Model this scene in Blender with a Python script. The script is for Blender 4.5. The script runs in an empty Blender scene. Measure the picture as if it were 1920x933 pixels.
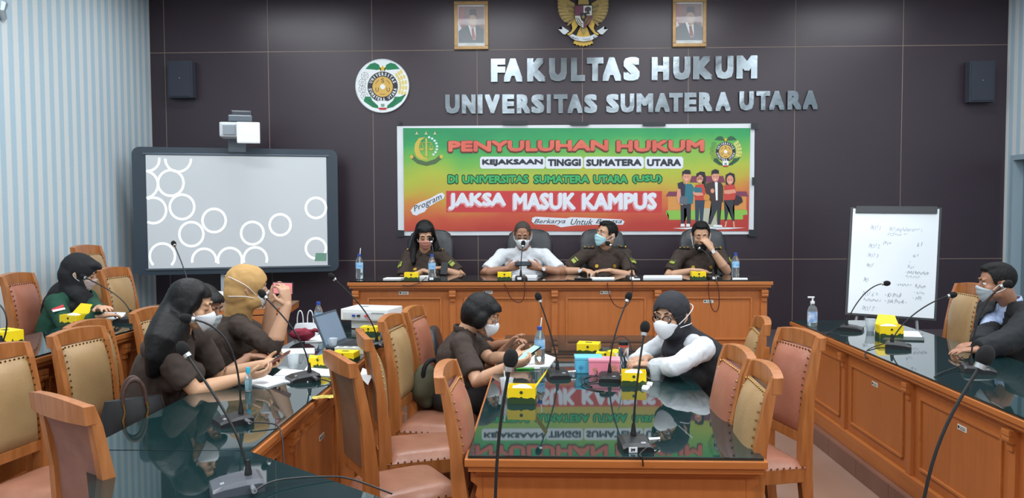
import bpy, bmesh, math, random
from mathutils import Vector as V, Matrix, noise
from mathutils.bvhtree import BVHTree
random.seed(4)
C = bpy.context.scene.collection
PI = math.pi
R = math.radians
# ------------------------------------------------------------------ camera
F_PX, CAM_H = 1446.0, 1.68
YAW, PITCH, ROLL = 0.0243, 0.04556, -0.00456
_f = V((-math.sin(YAW)*math.cos(PITCH), math.cos(YAW)*math.cos(PITCH), -math.sin(PITCH)))
_r0 = V((math.cos(YAW), math.sin(YAW), 0)); _u0 = _r0.cross(_f)
_r = _r0*math.cos(ROLL)+_u0*math.sin(ROLL); _u = _u0*math.cos(ROLL)-_r0*math.sin(ROLL)
cam = bpy.data.objects.new('camera', bpy.data.cameras.new('camera')); C.objects.link(cam)
cam.data.sensor_width = 36; cam.data.lens = 36*F_PX/1920; cam.data.clip_end = 60
m = Matrix(((_r.x, _u.x, -_f.x), (_r.y, _u.y, -_f.y), (_r.z, _u.z, -_f.z))).to_4x4()
m.translation = (0, 0, CAM_H); cam.matrix_world = m
bpy.context.scene.camera = cam
# ------------------------------------------------------------------ world, exposure
sc = bpy.context.scene
w = bpy.data.worlds.new('world'); sc.world = w; w.use_nodes = True
w.node_tree.nodes['Background'].inputs[0].default_value = (.75, .88, 1, 1)
w.node_tree.nodes['Background'].inputs[1].default_value = .3
sc.view_settings.view_transform = 'Standard'; sc.view_settings.look = 'None'
sc.view_settings.gamma = 1; sc.view_settings.use_curve_mapping = False
sc.view_settings.exposure = -0.08
# ceiling lamps of the room (fixture frames are built with the ceiling)
CEIL = 3.95
LAMPS = [(x, y) for y in (-1.4, .8, 2.9, 5.0, 6.9) for x in (-2.6, -.5, 1.6, 3.6)]
for i, (x, y) in enumerate(LAMPS):
    l = bpy.data.lights.new('ceiling_lamp_light', 'AREA'); l.shape = 'RECTANGLE'; l.size = 1.1; l.size_y = .28
    l.energy = 38 if y < 6.5 else 20; l.color = (.92, .97, 1.0)
    o = bpy.data.objects.new('ceiling_lamp_light', l); o.location = (x, y, CEIL-.045); C.objects.link(o)

def at(px, py, Y):
    d = _f+_r*((px-960)/F_PX)-_u*((py-466.5)/F_PX)
    return V((0, 0, CAM_H))+d*(Y/d.y)
def on(px, py, z):
    d = _f+_r*((px-960)/F_PX)-_u*((py-466.5)/F_PX)
    return V((0, 0, CAM_H))+d*((z-CAM_H)/d.z)

# ------------------------------------------------------------------ materials
def lin(c):
    c = [int(c[i:i+2], 16)/255 for i in (0, 2, 4)]
    return tuple(x/12.92 if x <= .04045 else ((x+.055)/1.055)**2.4 for x in c)
MC = {}
def mat(name, hexc, rough=.5, metal=0., ior=1.5, var=0., vscale=8., bump=0., bscale=60., stretch=None, hex2=None, coat=0., alpha=1., trans=0., emit=0., sheen=0., spec=.5):
    if name in MC: return MC[name]
    M = bpy.data.materials.new(name); M.use_nodes = True; nt = M.node_tree; b = nt.nodes['Principled BSDF']
    c = lin(hexc)
    b.inputs['Base Color'].default_value = (*c, 1); b.inputs['Roughness'].default_value = rough
    b.inputs['Metallic'].default_value = metal; b.inputs['IOR'].default_value = ior
    b.inputs['Specular IOR Level'].default_value = spec
    b.inputs['Coat Weight'].default_value = coat; b.inputs['Alpha'].default_value = alpha
    b.inputs['Transmission Weight'].default_value = trans; b.inputs['Sheen Weight'].default_value = sheen
    if emit: b.inputs['Emission Color'].default_value = (*c, 1); b.inputs['Emission Strength'].default_value = emit
    if var or bump:
        tc = nt.nodes.new('ShaderNodeTexCoord'); mp = nt.nodes.new('ShaderNodeMapping')
        nt.links.new(tc.outputs['Object'], mp.inputs[0])
        if stretch: mp.inputs['Scale'].default_value = stretch
    if var:
        n = nt.nodes.new('ShaderNodeTexNoise'); n.inputs['Scale'].default_value = vscale; n.inputs['Detail'].default_value = 5
        nt.links.new(mp.outputs[0], n.inputs['Vector'])
        cr = nt.nodes.new('ShaderNodeValToRGB'); c2 = lin(hex2) if hex2 else tuple(x*(1-var) for x in c)
        cr.color_ramp.elements[0].position = .3; cr.color_ramp.elements[1].position = .7
        cr.color_ramp.elements[0].color = (*c2, 1); cr.color_ramp.elements[1].color = (*c, 1)
        nt.links.new(n.outputs[0], cr.inputs[0]); nt.links.new(cr.outputs[0], b.inputs['Base Color'])
    if bump:
        n2 = nt.nodes.new('ShaderNodeTexNoise'); n2.inputs['Scale'].default_value = bscale; n2.inputs['Detail'].default_value = 3
        nt.links.new(mp.outputs[0], n2.inputs['Vector'])
        bp = nt.nodes.new('ShaderNodeBump'); bp.inputs['Strength'].default_value = bump; bp.inputs['Distance'].default_value = .01
        nt.links.new(n2.outputs[0], bp.inputs['Height']); nt.links.new(bp.outputs[0], b.inputs['Normal'])
    MC[name] = M; return M
WOOD = mat('orange_wood', 'b56c38', .4, var=1, vscale=4, hex2='ab6431', stretch=(9, 9, .7), bump=.04, bscale=20)
WOODH = mat('orange_wood_lengthwise', 'b66e39', .36, var=1, vscale=4, hex2='ab6531', stretch=(.7, 9, 9))
WOODC = mat('chair_wood', 'b0703f', .34, var=1, vscale=6, hex2='975a2c', stretch=(6, 6, .8))
WOODD = mat('shaded_brown_wood', '5a3a26', .5, var=.3)
GLASS = mat('green_glass_top', '13292a', .025, ior=1.9)
PINK = mat('terracotta_leather', 'a66a54', .36, var=1, vscale=5, hex2='985d48', bump=.12, bscale=90)
TAN = mat('tan_leather', 'a88a62', .38, var=1, vscale=5, hex2='977850', bump=.12, bscale=90)
PINKR = mat('mauve_rear_cloth', '8c6152', .7, var=1, vscale=12, hex2='80564a', bump=.1, bscale=300)
TANR = mat('brown_rear_cloth', '7b5c46', .6, var=1, vscale=12, hex2='6d4f3b', bump=.1, bscale=300)
SEATB = mat('brown_seat_leather', 'a2705a', .33, var=1, vscale=6, hex2='8b5c48', bump=.15, bscale=60)
BRASS = mat('brass', '8a6a3c', .4, metal=1)
CHROME = mat('chrome', 'd8dade', .15, metal=1)
STEEL = mat('brushed_steel', '7f888e', .2, metal=1, bump=.35, bscale=7)
BLK = mat('black_plastic', '17181a', .4); FOAM = mat('black_foam', '0b0b0c', .95, bump=.6, bscale=900)
GREYP = mat('grey_plastic', '8d9299', .4)
WHT = mat('white_plastic', 'e4e6e8', .35); PAPER = mat('white_paper', 'eef0f2', .7)
YEL = mat('yellow_card', 'f0cf10', .45); DGRN = mat('dark_green_print', '28401c', .5)
BLEATH = mat('black_leather', '23272c', .38, bump=.2, bscale=40)
CUPM = mat('frosted_cup_plastic', 'dde6ec', .25, alpha=.38)
CLEAR = mat('clear_plastic', 'f4fafc', .05, ior=1.3, trans=.92)
WATER = mat('bottle_water', 'e6f2f8', .02, ior=1.33, trans=1.)
BLUEC = mat('blue_cap', '24479c', .4); BLUEL = mat('blue_label', '3f8fcc', .4, var=1, vscale=30, hex2='bfe0f2')
SKIN = mat('light_brown_skin', 'c3977a', .5, var=.1, vscale=14); SKIND = mat('brown_skin', 'a3745a', .48, var=.14, vscale=14)
HAIR = mat('black_hair', '070608', .5, spec=.3, bump=.3, bscale=14, stretch=(9, 9, .5))
HAIRM = mat('short_black_hair', '0b090b', .7, spec=.3, bump=.3, bscale=200)
UNI = mat('dark_brown_uniform', '3a2d26', .85, var=.2, vscale=6, bump=.25, bscale=14)
BLKC = mat('black_cloth', '131418', .85, bump=.3, bscale=16)
NAVY = mat('black_jacket_cloth', '0b0e13', .8, bump=.3, bscale=12)
WSH = mat('white_shirt_cloth', 'cdd1d6', .8, bump=.35, bscale=14)
GRNC = mat('dark_green_cloth', '0c4230', .8, bump=.3, bscale=14)
TANC = mat('tan_scarf_cloth', 'b8915a', .8, bump=.3, bscale=18)
MASKW = mat('white_mask', 'd9dce1', .75); MASKB = mat('pale_blue_mask', 'a9d6e0', .75); MASKP = mat('pink_mask', 'c98a7c', .75); MASKG = mat('grey_mask', 'a7b0b6', .75)
GOLD = mat('gold_thread', 'c9a03c', .4, metal=.6); YG = mat('yellow_green_patch', '98a248', .6)
TROU = mat('dark_trousers', '1d1a1a', .85)
SHOE = mat('black_shoe', '0d0d0e', .3)

# ------------------------------------------------------------------ geometry
class G:
    def __init__(s): s.b = bmesh.new()
    def face(s, idx): 
        try: s.b.faces.new(idx)
        except ValueError: pass
    def box(s, c, d, rot=None, bev=0., taper=None):
        hx, hy, hz = d[0]/2, d[1]/2, d[2]/2; vs = []
        for z in (-hz, hz):
            k = 1 if (z < 0 or not taper) else taper
            for x, y in ((-hx, -hy), (hx, -hy), (hx, hy), (-hx, hy)):
                p = V((x*k, y*k, z))
                if rot: p = rot @ p
                vs.append(s.b.verts.new(p+V(c)))
        fs = [s.b.faces.new([vs[i] for i in f]) for f in ((3, 2, 1, 0), (4, 5, 6, 7), (0, 1, 5, 4), (1, 2, 6, 5), (2, 3, 7, 6), (3, 0, 4, 7))]
        if bev:
            es = {e for f in fs for e in f.edges}
            bmesh.ops.bevel(s.b, geom=list(es), offset=bev, segments=2, affect='EDGES', profile=.7)
        return s
    def loft(s, rings, cap=True, closed=True):
        rs = [[s.b.verts.new(p) for p in r] for r in rings]; n = len(rs[0])
        for a, b in zip(rs, rs[1:]):
            for i in range(n if closed else n-1):
                j = (i+1) % n; s.face((a[i], a[j], b[j], b[i]))
        if cap: s.face(rs[0][::-1]); s.face(rs[-1])
        return s
    def tube(s, pts, rad, seg=10, cap=True, hint=None, rnd=False):
        # rad: number, list of numbers or list of (side, depth)
        pts = [V(p) for p in pts]; n = len(pts)
        if not isinstance(rad, (list, tuple)): rad = [rad]*n
        rad = [(r, r) if not isinstance(r, (list, tuple)) else r for r in rad]
        if rnd:
            t0 = (pts[0]-pts[1]).normalized(); t1 = (pts[-1]-pts[-2]).normalized()
            def ends(p, t, r):
                m_ = min(r); return [(p+t*m_*math.sin(a), (r[0]*math.cos(a), r[1]*math.cos(a))) for a in (R(28), R(55), R(78))]
            e0 = ends(pts[0], t0, rad[0])[::-1]; e1 = ends(pts[-1], t1, rad[-1])
            pts = [e[0] for e in e0]+pts+[e[0] for e in e1]; rad = [e[1] for e in e0]+list(rad)+[e[1] for e in e1]; n = len(pts)
        tang = [(pts[min(i+1, n-1)]-pts[max(i-1, 0)]).normalized() for i in range(n)]
        sd = V(hint) if hint is not None else tang[0].orthogonal()
        rings = []
        for i in range(n):
            sd_ = sd-tang[i]*sd.dot(tang[i])
            if sd_.length < 1e-5: sd_ = tang[i].orthogonal()
            sd_.normalize()
            if hint is None: sd = sd_
            nn = tang[i].cross(sd_)
            rings.append([pts[i]+sd_*rad[i][0]*math.cos(2*PI*k/seg)+nn*rad[i][1]*math.sin(2*PI*k/seg) for k in range(seg)])
        return s.loft(rings, cap)
    def cyl(s, p0, p1, r0, r1=None, seg=16): return s.tube([p0, p1], [r0, r0 if r1 is None else r1], seg)
    def lathe(s, prof, c=(0, 0, 0), seg=20, axis='z', cap=True):
        c = V(c); rings = []
        for r, h in prof:
            ring = []
            for k in range(seg):
                a = 2*PI*k/seg; x, y = r*math.cos(a), r*math.sin(a)
                ring.append(c+(V((x, y, h)) if axis == 'z' else V((x, -h, y))))
            rings.append(ring)
        return s.loft(rings, cap)
    def ell(s, c, r, rot=None, seg=16, rg=10):
        c = V(c); r = (r, r, r) if not isinstance(r, (tuple, list)) else r; rs = []
        for j in range(1, rg):
            a = PI*j/rg-PI/2; ring = []
            for k in range(seg):
                p = V((r[0]*math.cos(a)*math.cos(2*PI*k/seg), r[1]*math.cos(a)*math.sin(2*PI*k/seg), r[2]*math.sin(a)))
                ring.append(s.b.verts.new(c+(rot @ p if rot else p)))
            rs.append(ring)
        for a, b in zip(rs, rs[1:]):
            for i in range(seg): s.face((a[i], a[(i+1) % seg], b[(i+1) % seg], b[i]))
        for ring, e in ((rs[0], -1), (rs[-1], 1)):
            p = V((0, 0, e*r[2])); pv = s.b.verts.new(c+(rot @ p if rot else p))
            for k in range(seg):
                a_, b_ = ring[k], ring[(k+1) % seg]; s.face((a_, b_, pv) if e > 0 else (b_, a_, pv))
        return s
    def prism(s, pts, d, o=(0, 0, 0)):
        # pts: list of 3D points of a flat outline, d: extrusion vector
        d = V(d); a = [s.b.verts.new(V(p)) for p in pts]; b = [s.b.verts.new(V(p)+d) for p in pts]; n = len(a)
        f1 = s.b.faces.new(a); f2 = s.b.faces.new(b[::-1])
        for i in range(n): s.face((a[(i+1) % n], a[i], b[i], b[(i+1) % n]))
        if n > 4: bmesh.ops.triangulate(s.b, faces=[f1, f2])
        return s
    def grid(s, fn, nu, nv):
        vs = [[s.b.verts.new(fn(i/nu, j/nv)) for i in range(nu+1)] for j in range(nv+1)]
        for j in range(nv):
            for i in range(nu): s.face((vs[j][i], vs[j][i+1], vs[j+1][i+1], vs[j+1][i]))
        return s
    def mesh(s, name, m=None, smooth=False, recalc=True):
        if recalc: bmesh.ops.recalc_face_normals(s.b, faces=s.b.faces)
        me = bpy.data.meshes.new(name); s.b.to_mesh(me); s.b.free()
        if m: me.materials.append(m)
        if smooth: smooth_me(me)
        return me
    def out(s, name, m, parent=None, smooth=False, label=None, kind=None, loc=None):
        return link(name, s.mesh(name, m, smooth), parent, label, kind, loc)
def smooth_me(me, ang=.75):
    me.polygons.foreach_set('use_smooth', [True]*len(me.polygons))
    try: me.set_sharp_from_angle(angle=ang)
    except Exception: pass
def link(name, me, parent=None, label=None, kind=None, loc=None):
    o = bpy.data.objects.new(name, me); C.objects.link(o)
    if parent: o.parent = parent
    if label: o['label'] = label
    if kind: o['kind'] = kind
    if loc is not None: o.location = loc
    return o
def tag(o, label, cat, group=None):
    o['label'] = label; o['category'] = cat
    if group: o['group'] = group
    return o
def thing(name, label, cat, loc=(0, 0, 0), rz=0., group=None):
    o = bpy.data.objects.new(name, None); C.objects.link(o); o.location = loc; o.rotation_euler = (0, 0, rz); o.empty_display_size = .1
    return tag(o, label, cat, group)
def struct(o): o['kind'] = 'structure'; return o
def dup(root, loc, rz, label, group=None):
    def cp(o, par):
        c = o.copy(); C.objects.link(c); c.parent = par
        for ch in o.children: cp(ch, c)
        return c
    r = cp(root, None); r.location = loc; r.rotation_euler = (0, 0, rz); r['label'] = label
    if group: r['group'] = group
    return r
def bez(p0, p1, p2, p3, n=12):
    p0, p1, p2, p3 = V(p0), V(p1), V(p2), V(p3); o = []
    for i in range(n+1):
        t = i/n; o.append(p0*(1-t)**3+p1*3*t*(1-t)**2+p2*3*t*t*(1-t)+p3*t**3)
    return o
# flat text as a mesh, fitted to a box: local x right, y up
TXC = {}
def text_mesh(s, off=0., ext=0., shear=0., res=3):
    cu = bpy.data.curves.new('t', 'FONT'); cu.body = s; cu.offset = off; cu.extrude = ext; cu.shear = shear; cu.resolution_u = res
    o = bpy.data.objects.new('t', cu); C.objects.link(o)
    dg = bpy.context.evaluated_depsgraph_get(); me = bpy.data.meshes.new_from_object(o.evaluated_get(dg))
    bpy.data.objects.remove(o); bpy.data.curves.remove(cu)
    return me
def text_fit(name, s, M, x0, x1, z0, z1, Y, parent=None, th=.002, bold=0., shear=0., rot=0., label=None, res=2, n=8):
    """writing on a plane facing -Y, stretched to the box x0..x1, z0..z1 of the wall; bold thickens every stroke by that many metres each side"""
    me = text_mesh(s, 0, .5, shear, res)
    xs = [v.co.x for v in me.vertices]; ys = [v.co.y for v in me.vertices]
    a, b, c, d = min(xs), max(xs), min(ys), max(ys)
    cx, cz = (x0+x1)/2, (z0+z1)/2; ca, sa = math.cos(rot), math.sin(rot); bx = min(bold, (x1-x0)*.42); bz = min(bold, (z1-z0)*.42)
    P0 = [(((v.co.x-a)/(b-a)-.5)*(x1-x0-2*bx), ((v.co.y-c)/(d-c)-.5)*(z1-z0-2*bz), v.co.z) for v in me.vertices]
    F0 = [tuple(p.vertices) for p in me.polygons]; vs, fs = [], []
    sh = [(0, 0)]+([(bx*i, bz*j) for i in (-1, 0, 1) for j in (-1, 0, 1) if i or j] if n == 0 else [(bx*math.cos(2*PI*(k+.5)/n), bz*math.sin(2*PI*(k+.5)/n)) for k in range(n)] if bold else [])
    for k, (dx, dz) in enumerate(sh):
        o_ = len(vs)
        for x, z, e in P0:
            X, Z = x+dx, z+dz; vs.append((cx+X*ca-Z*sa, Y-th*(e+.5)-(k*.00006 if e > 0 else 0), cz+X*sa+Z*ca))
        fs += [tuple(i+o_ for i in f) for f in F0]
    bpy.data.meshes.remove(me); me = bpy.data.meshes.new(name); me.from_pydata(vs, [], fs); me.materials.append(M)
    return link(name, me, parent, label)
# remeshed organic surface
def organic(g, name, M, parent, base, vox, smooth=3, disp=0., dscale=.12, cut=None, solid=0., label=None, seed=0):
    me = g.mesh('tmp'); o = bpy.data.objects.new('tmp', me); C.objects.link(o)
    md = o.modifiers.new('r', 'REMESH'); md.mode = 'VOXEL'; md.voxel_size = vox; md.use_smooth_shade = True
    if smooth: ms = o.modifiers.new('s', 'SMOOTH'); ms.factor = .5; ms.iterations = smooth
    dg = bpy.context.evaluated_depsgraph_get(); me2 = bpy.data.meshes.new_from_object(o.evaluated_get(dg))
    bpy.data.objects.remove(o); bpy.data.meshes.remove(me); me2.name = name
    if disp:
        nn = [v.normal.copy() for v in me2.vertices]; off = V((seed*3.7, seed*1.3, 0))
        for v, n in zip(me2.vertices, nn):
            q = v.co/dscale+off; k = noise.noise(V((q.x, q.y, q.z*.6)))+.5*noise.noise(q*2.3)
            v.co += n*disp*(1-abs(k)*2.2)
    if cut:
        b = bmesh.new(); b.from_mesh(me2); bmesh.ops.delete(b, geom=[v for v in b.verts if cut(v.co)], context='VERTS'); b.to_mesh(me2); b.free()
    bv = BVHTree.FromPolygons([v.co.copy() for v in me2.vertices], [tuple(p.vertices) for p in me2.polygons])
    bx = V(base)
    for v in me2.vertices: v.co -= bx
    me2.polygons.foreach_set('use_smooth', [True]*len(me2.polygons))
    me2.materials.clear(); me2.materials.append(M)
    ob = link(name, me2, parent, label)
    if solid: s_ = ob.modifiers.new('s', 'SOLIDIFY'); s_.thickness = solid; s_.offset = -1
    return ob, bv
# ------------------------------------------------------------------ the room
SC = .8869
WF = 8.0                                             # face of the panelled wall
XL, XR = at(285, 250, WF).x, at(1886, 250, WF).x
DZ = .474                                             # height of the dais
FLOORM = mat('tan_floor', '96796a', .22, var=1, vscale=1.2, hex2='8a6e60')
PLINM = mat('reddish_brown_tile', '7d5a4e', .3, var=.15, vscale=3)
DAISM = mat('grey_dais_floor', '5c5255', .3, var=.1, vscale=2)
CEILM = mat('white_ceiling', 'dfe6ea', .9)
PANM = mat('dark_laminate', '372c35', .36, var=.08, vscale=1.5, bump=.03, bscale=120, ior=1.5)
JNT = mat('joint_strip', '8f7c6e', .5)
def slab(name, x0, x1, y0, y1, z0, z1, M, parent=None, label=None):
    return G().box(((x0+x1)/2, (y0+y1)/2, (z0+z1)/2), (x1-x0, y1-y0, z1-z0)).out(name, M, parent, label=label)
struct(slab('floor', XL-.1, XR+1.2, -3, WF+.2, -.1, 0, FLOORM))
# stripes of the side walls: real print of wallpaper, driven by object coordinates
def stripe_mat():
    M = bpy.data.materials.new('striped_wallpaper'); M.use_nodes = True; nt = M.node_tree; b = nt.nodes['Principled BSDF']; b.inputs['Roughness'].default_value = .7
    tc = nt.nodes.new('ShaderNodeTexCoord'); sp = nt.nodes.new('ShaderNodeSeparateXYZ'); nt.links.new(tc.outputs['Object'], sp.inputs[0])
    d = nt.nodes.new('ShaderNodeMath'); d.operation = 'DIVIDE'; d.inputs[1].default_value = .123; ofs = nt.nodes.new('ShaderNodeMath'); ofs.operation = 'SUBTRACT'; ofs.inputs[1].default_value = .022; nt.links.new(sp.outputs['Y'], ofs.inputs[0]); nt.links.new(ofs.outputs[0], d.inputs[0])
    fr = nt.nodes.new('ShaderNodeMath'); fr.operation = 'FRACT'; nt.links.new(d.outputs[0], fr.inputs[0])
    cr = nt.nodes.new('ShaderNodeValToRGB'); e = cr.color_ramp.elements
    e[0].color = (*lin('adc5d3'), 1); e[0].position = 0; e[1].position = .46; e[1].color = (*lin('adc5d3'), 1)
    for p, c in ((.5, 'd4d9d9'), (.96, 'd4d9d9'), (1., 'adc5d3')):
        n = e.new(p); n.color = (*lin(c), 1)
    nt.links.new(fr.outputs[0], cr.inputs[0])
    ns = nt.nodes.new('ShaderNodeTexNoise'); ns.inputs['Scale'].default_value = 120; nt.links.new(tc.outputs['Object'], ns.inputs['Vector'])
    mx = nt.nodes.new('ShaderNodeMixRGB'); mx.blend_type = 'MULTIPLY'; mx.inputs[0].default_value = .12
    nt.links.new(cr.outputs[0], mx.inputs[1]); nt.links.new(ns.outputs[0], mx.inputs[2]); nt.links.new(mx.outputs[0], b.inputs['Base Color'])
    return M
STR = stripe_mat()
struct(slab('wall_left', XL-.12, XL, -3, WF+.2, 0, CEIL, STR))
DO0, DO1, DOZ = 6.6, 7.9, at(1905, 290, 7.8).z       # the recess at the right edge
wr = struct(slab('wall_right', XR, XR+.12, DO1, WF+.2, 0, CEIL, STR))
slab('wall_section', XR, XR+.12, -3, DO0, 0, CEIL, STR, wr); slab('wall_section', XR, XR+.12, DO0, DO1, DOZ, CEIL, STR, wr)
GB = mat('grey_blue_paint', '8fa3ae', .5)
d1 = struct(slab('door_1', XR+.09, XR+.12, DO0, DO1, 0, DOZ, mat('grey_door', '6c7e88', .5)))
slab('door_frame', XR-.012, XR+.09, DO1-.05, DO1, 0, DOZ, GB, d1); slab('door_frame', XR-.012, XR+.09, DO0, DO0+.05, 0, DOZ, GB, d1)
slab('door_head', XR-.012, XR+.09, DO0+.05, DO1-.05, DOZ-.05, DOZ, GB, d1)
for k in range(2): slab('door_panel', XR+.08, XR+.092, DO0+.12+k*.55, DO0+.62+k*.55, .5, DOZ-.2, GB, d1)
struct(slab('wall_rear', XL-.1, XR+1.2, -3.1, -3, 0, CEIL, mat('pale_wall', 'c8d0d4', .8)))
ce = struct(slab('ceiling', XL-.1, XR+1.2, -3, WF+.2, CEIL, CEIL+.1, CEILM))
LF = mat('lamp_frame', 'e8eaec', .4); LD = mat('lamp_diffuser', 'f4faff', .5, emit=2.5)
for i, (x, y) in enumerate(LAMPS):
    t = thing('ceiling_light', 'ceiling light, %s from the striped wall in the %s row' % (['first', 'second', 'third', 'fourth'][i % 4], ['rearmost', 'second', 'third', 'fourth', 'farthest'][i//4]), 'ceiling light', (x, y, CEIL-.03), 0, 'ceiling lights')
    g = G()
    for sx in (-1, 1): g.box((sx*.585, 0, .01), (.03, .34, .04))
    for sy in (-1, 1): g.box((0, sy*.155, .01), (1.14, .03, .04))
    g.out('frame', LF, t); G().box((0, 0, .02), (1.14, .28, .004)).out('diffuser', LD, t)
# wall_back and its panels
wb = struct(slab('wall_back', XL-.1, XR+.1, WF+.012, WF+.2, 0, CEIL, JNT))
cx = [(-4.276+1.22*k)*SC for k in range(9)]
xs = [XL]+[c for c in cx if XL+.02 < c < XR-.02]+[XR]
zs = [0, 1.2005, 3.364, CEIL]
for a, b in zip(xs, xs[1:]):
    for c, d in zip(zs, zs[1:]):
        G().box(((a+b)/2, WF+.008, (c+d)/2), (b-a-.007, .016, d-c-.007), bev=.001).out('panel', PANM, wb)
for x in cx[:9]:
    if XL+.02 < x < XR-.02:
        for c, d in zip(zs, zs[1:]): slab('joint_strip', x-.0027, x+.0027, WF+.001, WF+.012, c, d, JNT, wb)
for z in zs[1:-1]: slab('joint_strip', XL, XR, WF+.0005, WF+.012, z-.0027, z+.0027, JNT, wb)
# dais and its step, tiled
da = struct(slab('trim_1', XL, XR, 6.46, WF, 0, DZ-.012, PLINM)); da.name = 'floor_dais'
slab('dais_surface', XL, XR, 6.45, WF, DZ-.012, DZ, DAISM, da)
slab('nosing', XL, XR, 6.435, 6.462, DZ-.03, DZ+.002, mat('pale_nosing', 'a9a09a', .4), da)
nt_ = 22; RIS = mat('tan_riser_tile', '9c7f70', .25, var=.1, vscale=2)
for k in range(nt_):
    a = XL+(XR-XL)*k/nt_; slab('tile', a+.002, a+(XR-XL)/nt_-.002, 6.452, 6.46, .002, DZ-.032, RIS, da)
# skirting
slab('baseboard_left', XL, XL+.015, -3, WF, 0, .1, PLINM).__setitem__('kind', 'structure')

# ------------------------------------------------------------------ tables
def table(name, label, A, B, dep, z0, zt, bays=None, frame=True, stickers=(), spine=False, under=.05, plain=False, sides=True, top=None, glass=GLASS):
    A, B = V((*A, 0)), V((*B, 0)); d = B-A; L = d.length; rz = math.atan2(d.y, d.x)
    t = thing(name, label, 'table', (A.x, A.y, z0), rz); H = zt-z0
    def bx(n, x0, x1, y0, y1, a, b, M=WOOD, bev=.0, lab=None): return G().box(((x0+x1)/2, (y0+y1)/2, (a+b)/2), (x1-x0, y1-y0, b-a), bev=bev).out(n, M, t, label=lab)
    if top:      # custom outline, given in world xy
        inv = Matrix.Rotation(-rz, 3, 'Z'); P = [inv @ (V((*p, 0))-A) for p in top]
        c = sum(P, V())/len(P)
        G().prism([V((p.x, p.y, H-.012)) for p in P], (0, 0, .012)).out('glass_top', glass, t)
        G().prism([V((*(c+(p-c)*.995).xy, H-.055)) for p in P], (0, 0, .042)).out('top_frame', WOODH, t)
    else:
        bx('glass_top', 0, L, 0, dep, H-.012, H, glass, .002)
        bx('top_frame', -.012, L+.012, -.012, dep+.012, H-.04, H-.0125, WOODH, .004)
        g = G().box((L/2, dep/2, H-.052), (L, dep, .022), bev=.004).box((L/2, dep/2, H-.072), (L-.05, dep-.05, .02), bev=.004)
        g.out('top_moulding', WOODH, t)
    y0 = under; xb = [under]+list(bays or [])+[L-under]; zt_ = H-.083 if not top else H-.057
    for a, b in zip(xb, xb[1:]):
        bx('front_panel', a+.001, b-.001, y0, y0+.02, 0, zt_)
        if plain: continue
        m0, m1, c0, c1 = a+.1, b-.1, .165, H-.15
        if m1-m0 > .08:
            g = G()
            for zz in (c0, c1): g.box(((m0+m1)/2, y0-.006, zz), (m1-m0, .014, .016), bev=.004)
            for xx in (m0, m1): g.box((xx, y0-.006, (c0+c1)/2), (.016, .014, c1-c0), bev=.004)
            g.out('panel_moulding', WOODH, t)
    if not plain:
        for x in xb:
            g = G().box((x, y0-.011, zt_/2), (.05, .022, zt_)); g.out('pilaster', WOOD, t)
            g = G().box((x, y0-.03, zt_-.014), (.056, .05, .028), bev=.005).cyl((x-.026, y0-.034, zt_-.042), (x+.026, y0-.034, zt_-.042), .02, seg=12).box((x, y0-.022, zt_-.07), (.04, .024, .05), bev=.004)
            g.out('corbel', WOODH, t)
        bx('base_board', 0, L, y0-.03, y0, 0, .1, WOODH, .006)
    if sides:
        for xx in (under+.01, L-under-.01): bx('end_panel', xx-.01, xx+.01, y0+.02, dep-under, 0, zt_)
    if spine:
        for xx in (.0, L-.04):                                          # scrolled end brackets
            s = 1 if xx == 0 else -1; e = under if xx == 0 else L-under
            G().prism([(e, y0+.001, zt_), (e-s*.045, y0+.001, zt_), (e-s*.045, y0+.001, zt_-.03), (e-s*.02, y0+.001, zt_-.05), (e-s*.028, y0+.001, zt_-.085), (e-s*.01, y0+.001, zt_-.11), (e, y0+.001, zt_-.13)], (0, .03, 0)).out('bracket', WOOD, t)
        bx('spine_panel', L/2-.015, L/2+.015, y0+.02, dep-under-.02, .05, zt_, WOODD); bx('back_panel', under, L-under, dep-under-.02, dep-under, 0, zt_)
    for sx, sz in stickers:
        s = bx('inventory_sticker', sx-.04, sx+.04, y0-.003, y0-.0005, sz-.013, sz+.013, mat('sticker', 'd9dcd6', .6), lab='white inventory sticker')
        G().lathe([(.008, 0), (.008, .001)], (sx-.028, y0-.003, sz), 10, 'y').out('sticker_emblem', mat('ink', '2b2f33', .6), s)
        g = G(); [g.box((sx+.008, y0-.0035, sz+dz_), (.045, .001, .002)) for dz_ in (.004, -.002, -.007)]; g.out('sticker_print', mat('ink', '2b2f33', .6), s)
    return t
ZM, ZS, ZO, ZD = .79, .82, .96, 1.131
DA, DB = on(650, 528, ZD), on(1441, 523, ZD); DY = (DA.y+DB.y)/2
k_ = lambda px: at(px, 540, DY).x-DA.x
table('dais_table', 'long orange wooden panelled table on the dais below the banner', (DA.x, DY), (DB.x, DY), .55, DZ, ZD, [k_(848), k_(1040), k_(1234)],
      stickers=[(k_(755), ZD-DZ-.105), (k_(914), ZD-DZ-.1), (k_(1136), ZD-DZ-.105), (k_(1331), ZD-DZ-.18)], glass=mat('dark_glass_top', '1a1714', .04, ior=1.6))
table('middle_table', 'long central table with green glass top reflecting the banner', (-.235, 2.807), (.846, 2.789), 2.83, 0, ZM, plain=True, spine=True, sides=False, stickers=[(.548, ZM-.2)])
table('right_table', 'long panelled side table at the right with green glass top', (2.085, 6.19), (2.045, 1.75), .75, .12, ZS, [.98, 1.9, 2.83, 3.75], stickers=[(1.42, .5), (2.4, .5), (3.3, .5)])
p = slab('plinth', 2.06, 2.8, 1.75, 6.2, 0, .12, PLINM); p.name = 'trim_plinth_right'; struct(p)
for k in range(10): slab('tile', 2.052, 2.06, 1.75+.445*k+.002, 1.75+.445*(k+1)-.002, .002, .118, PLINM, p)
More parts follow.
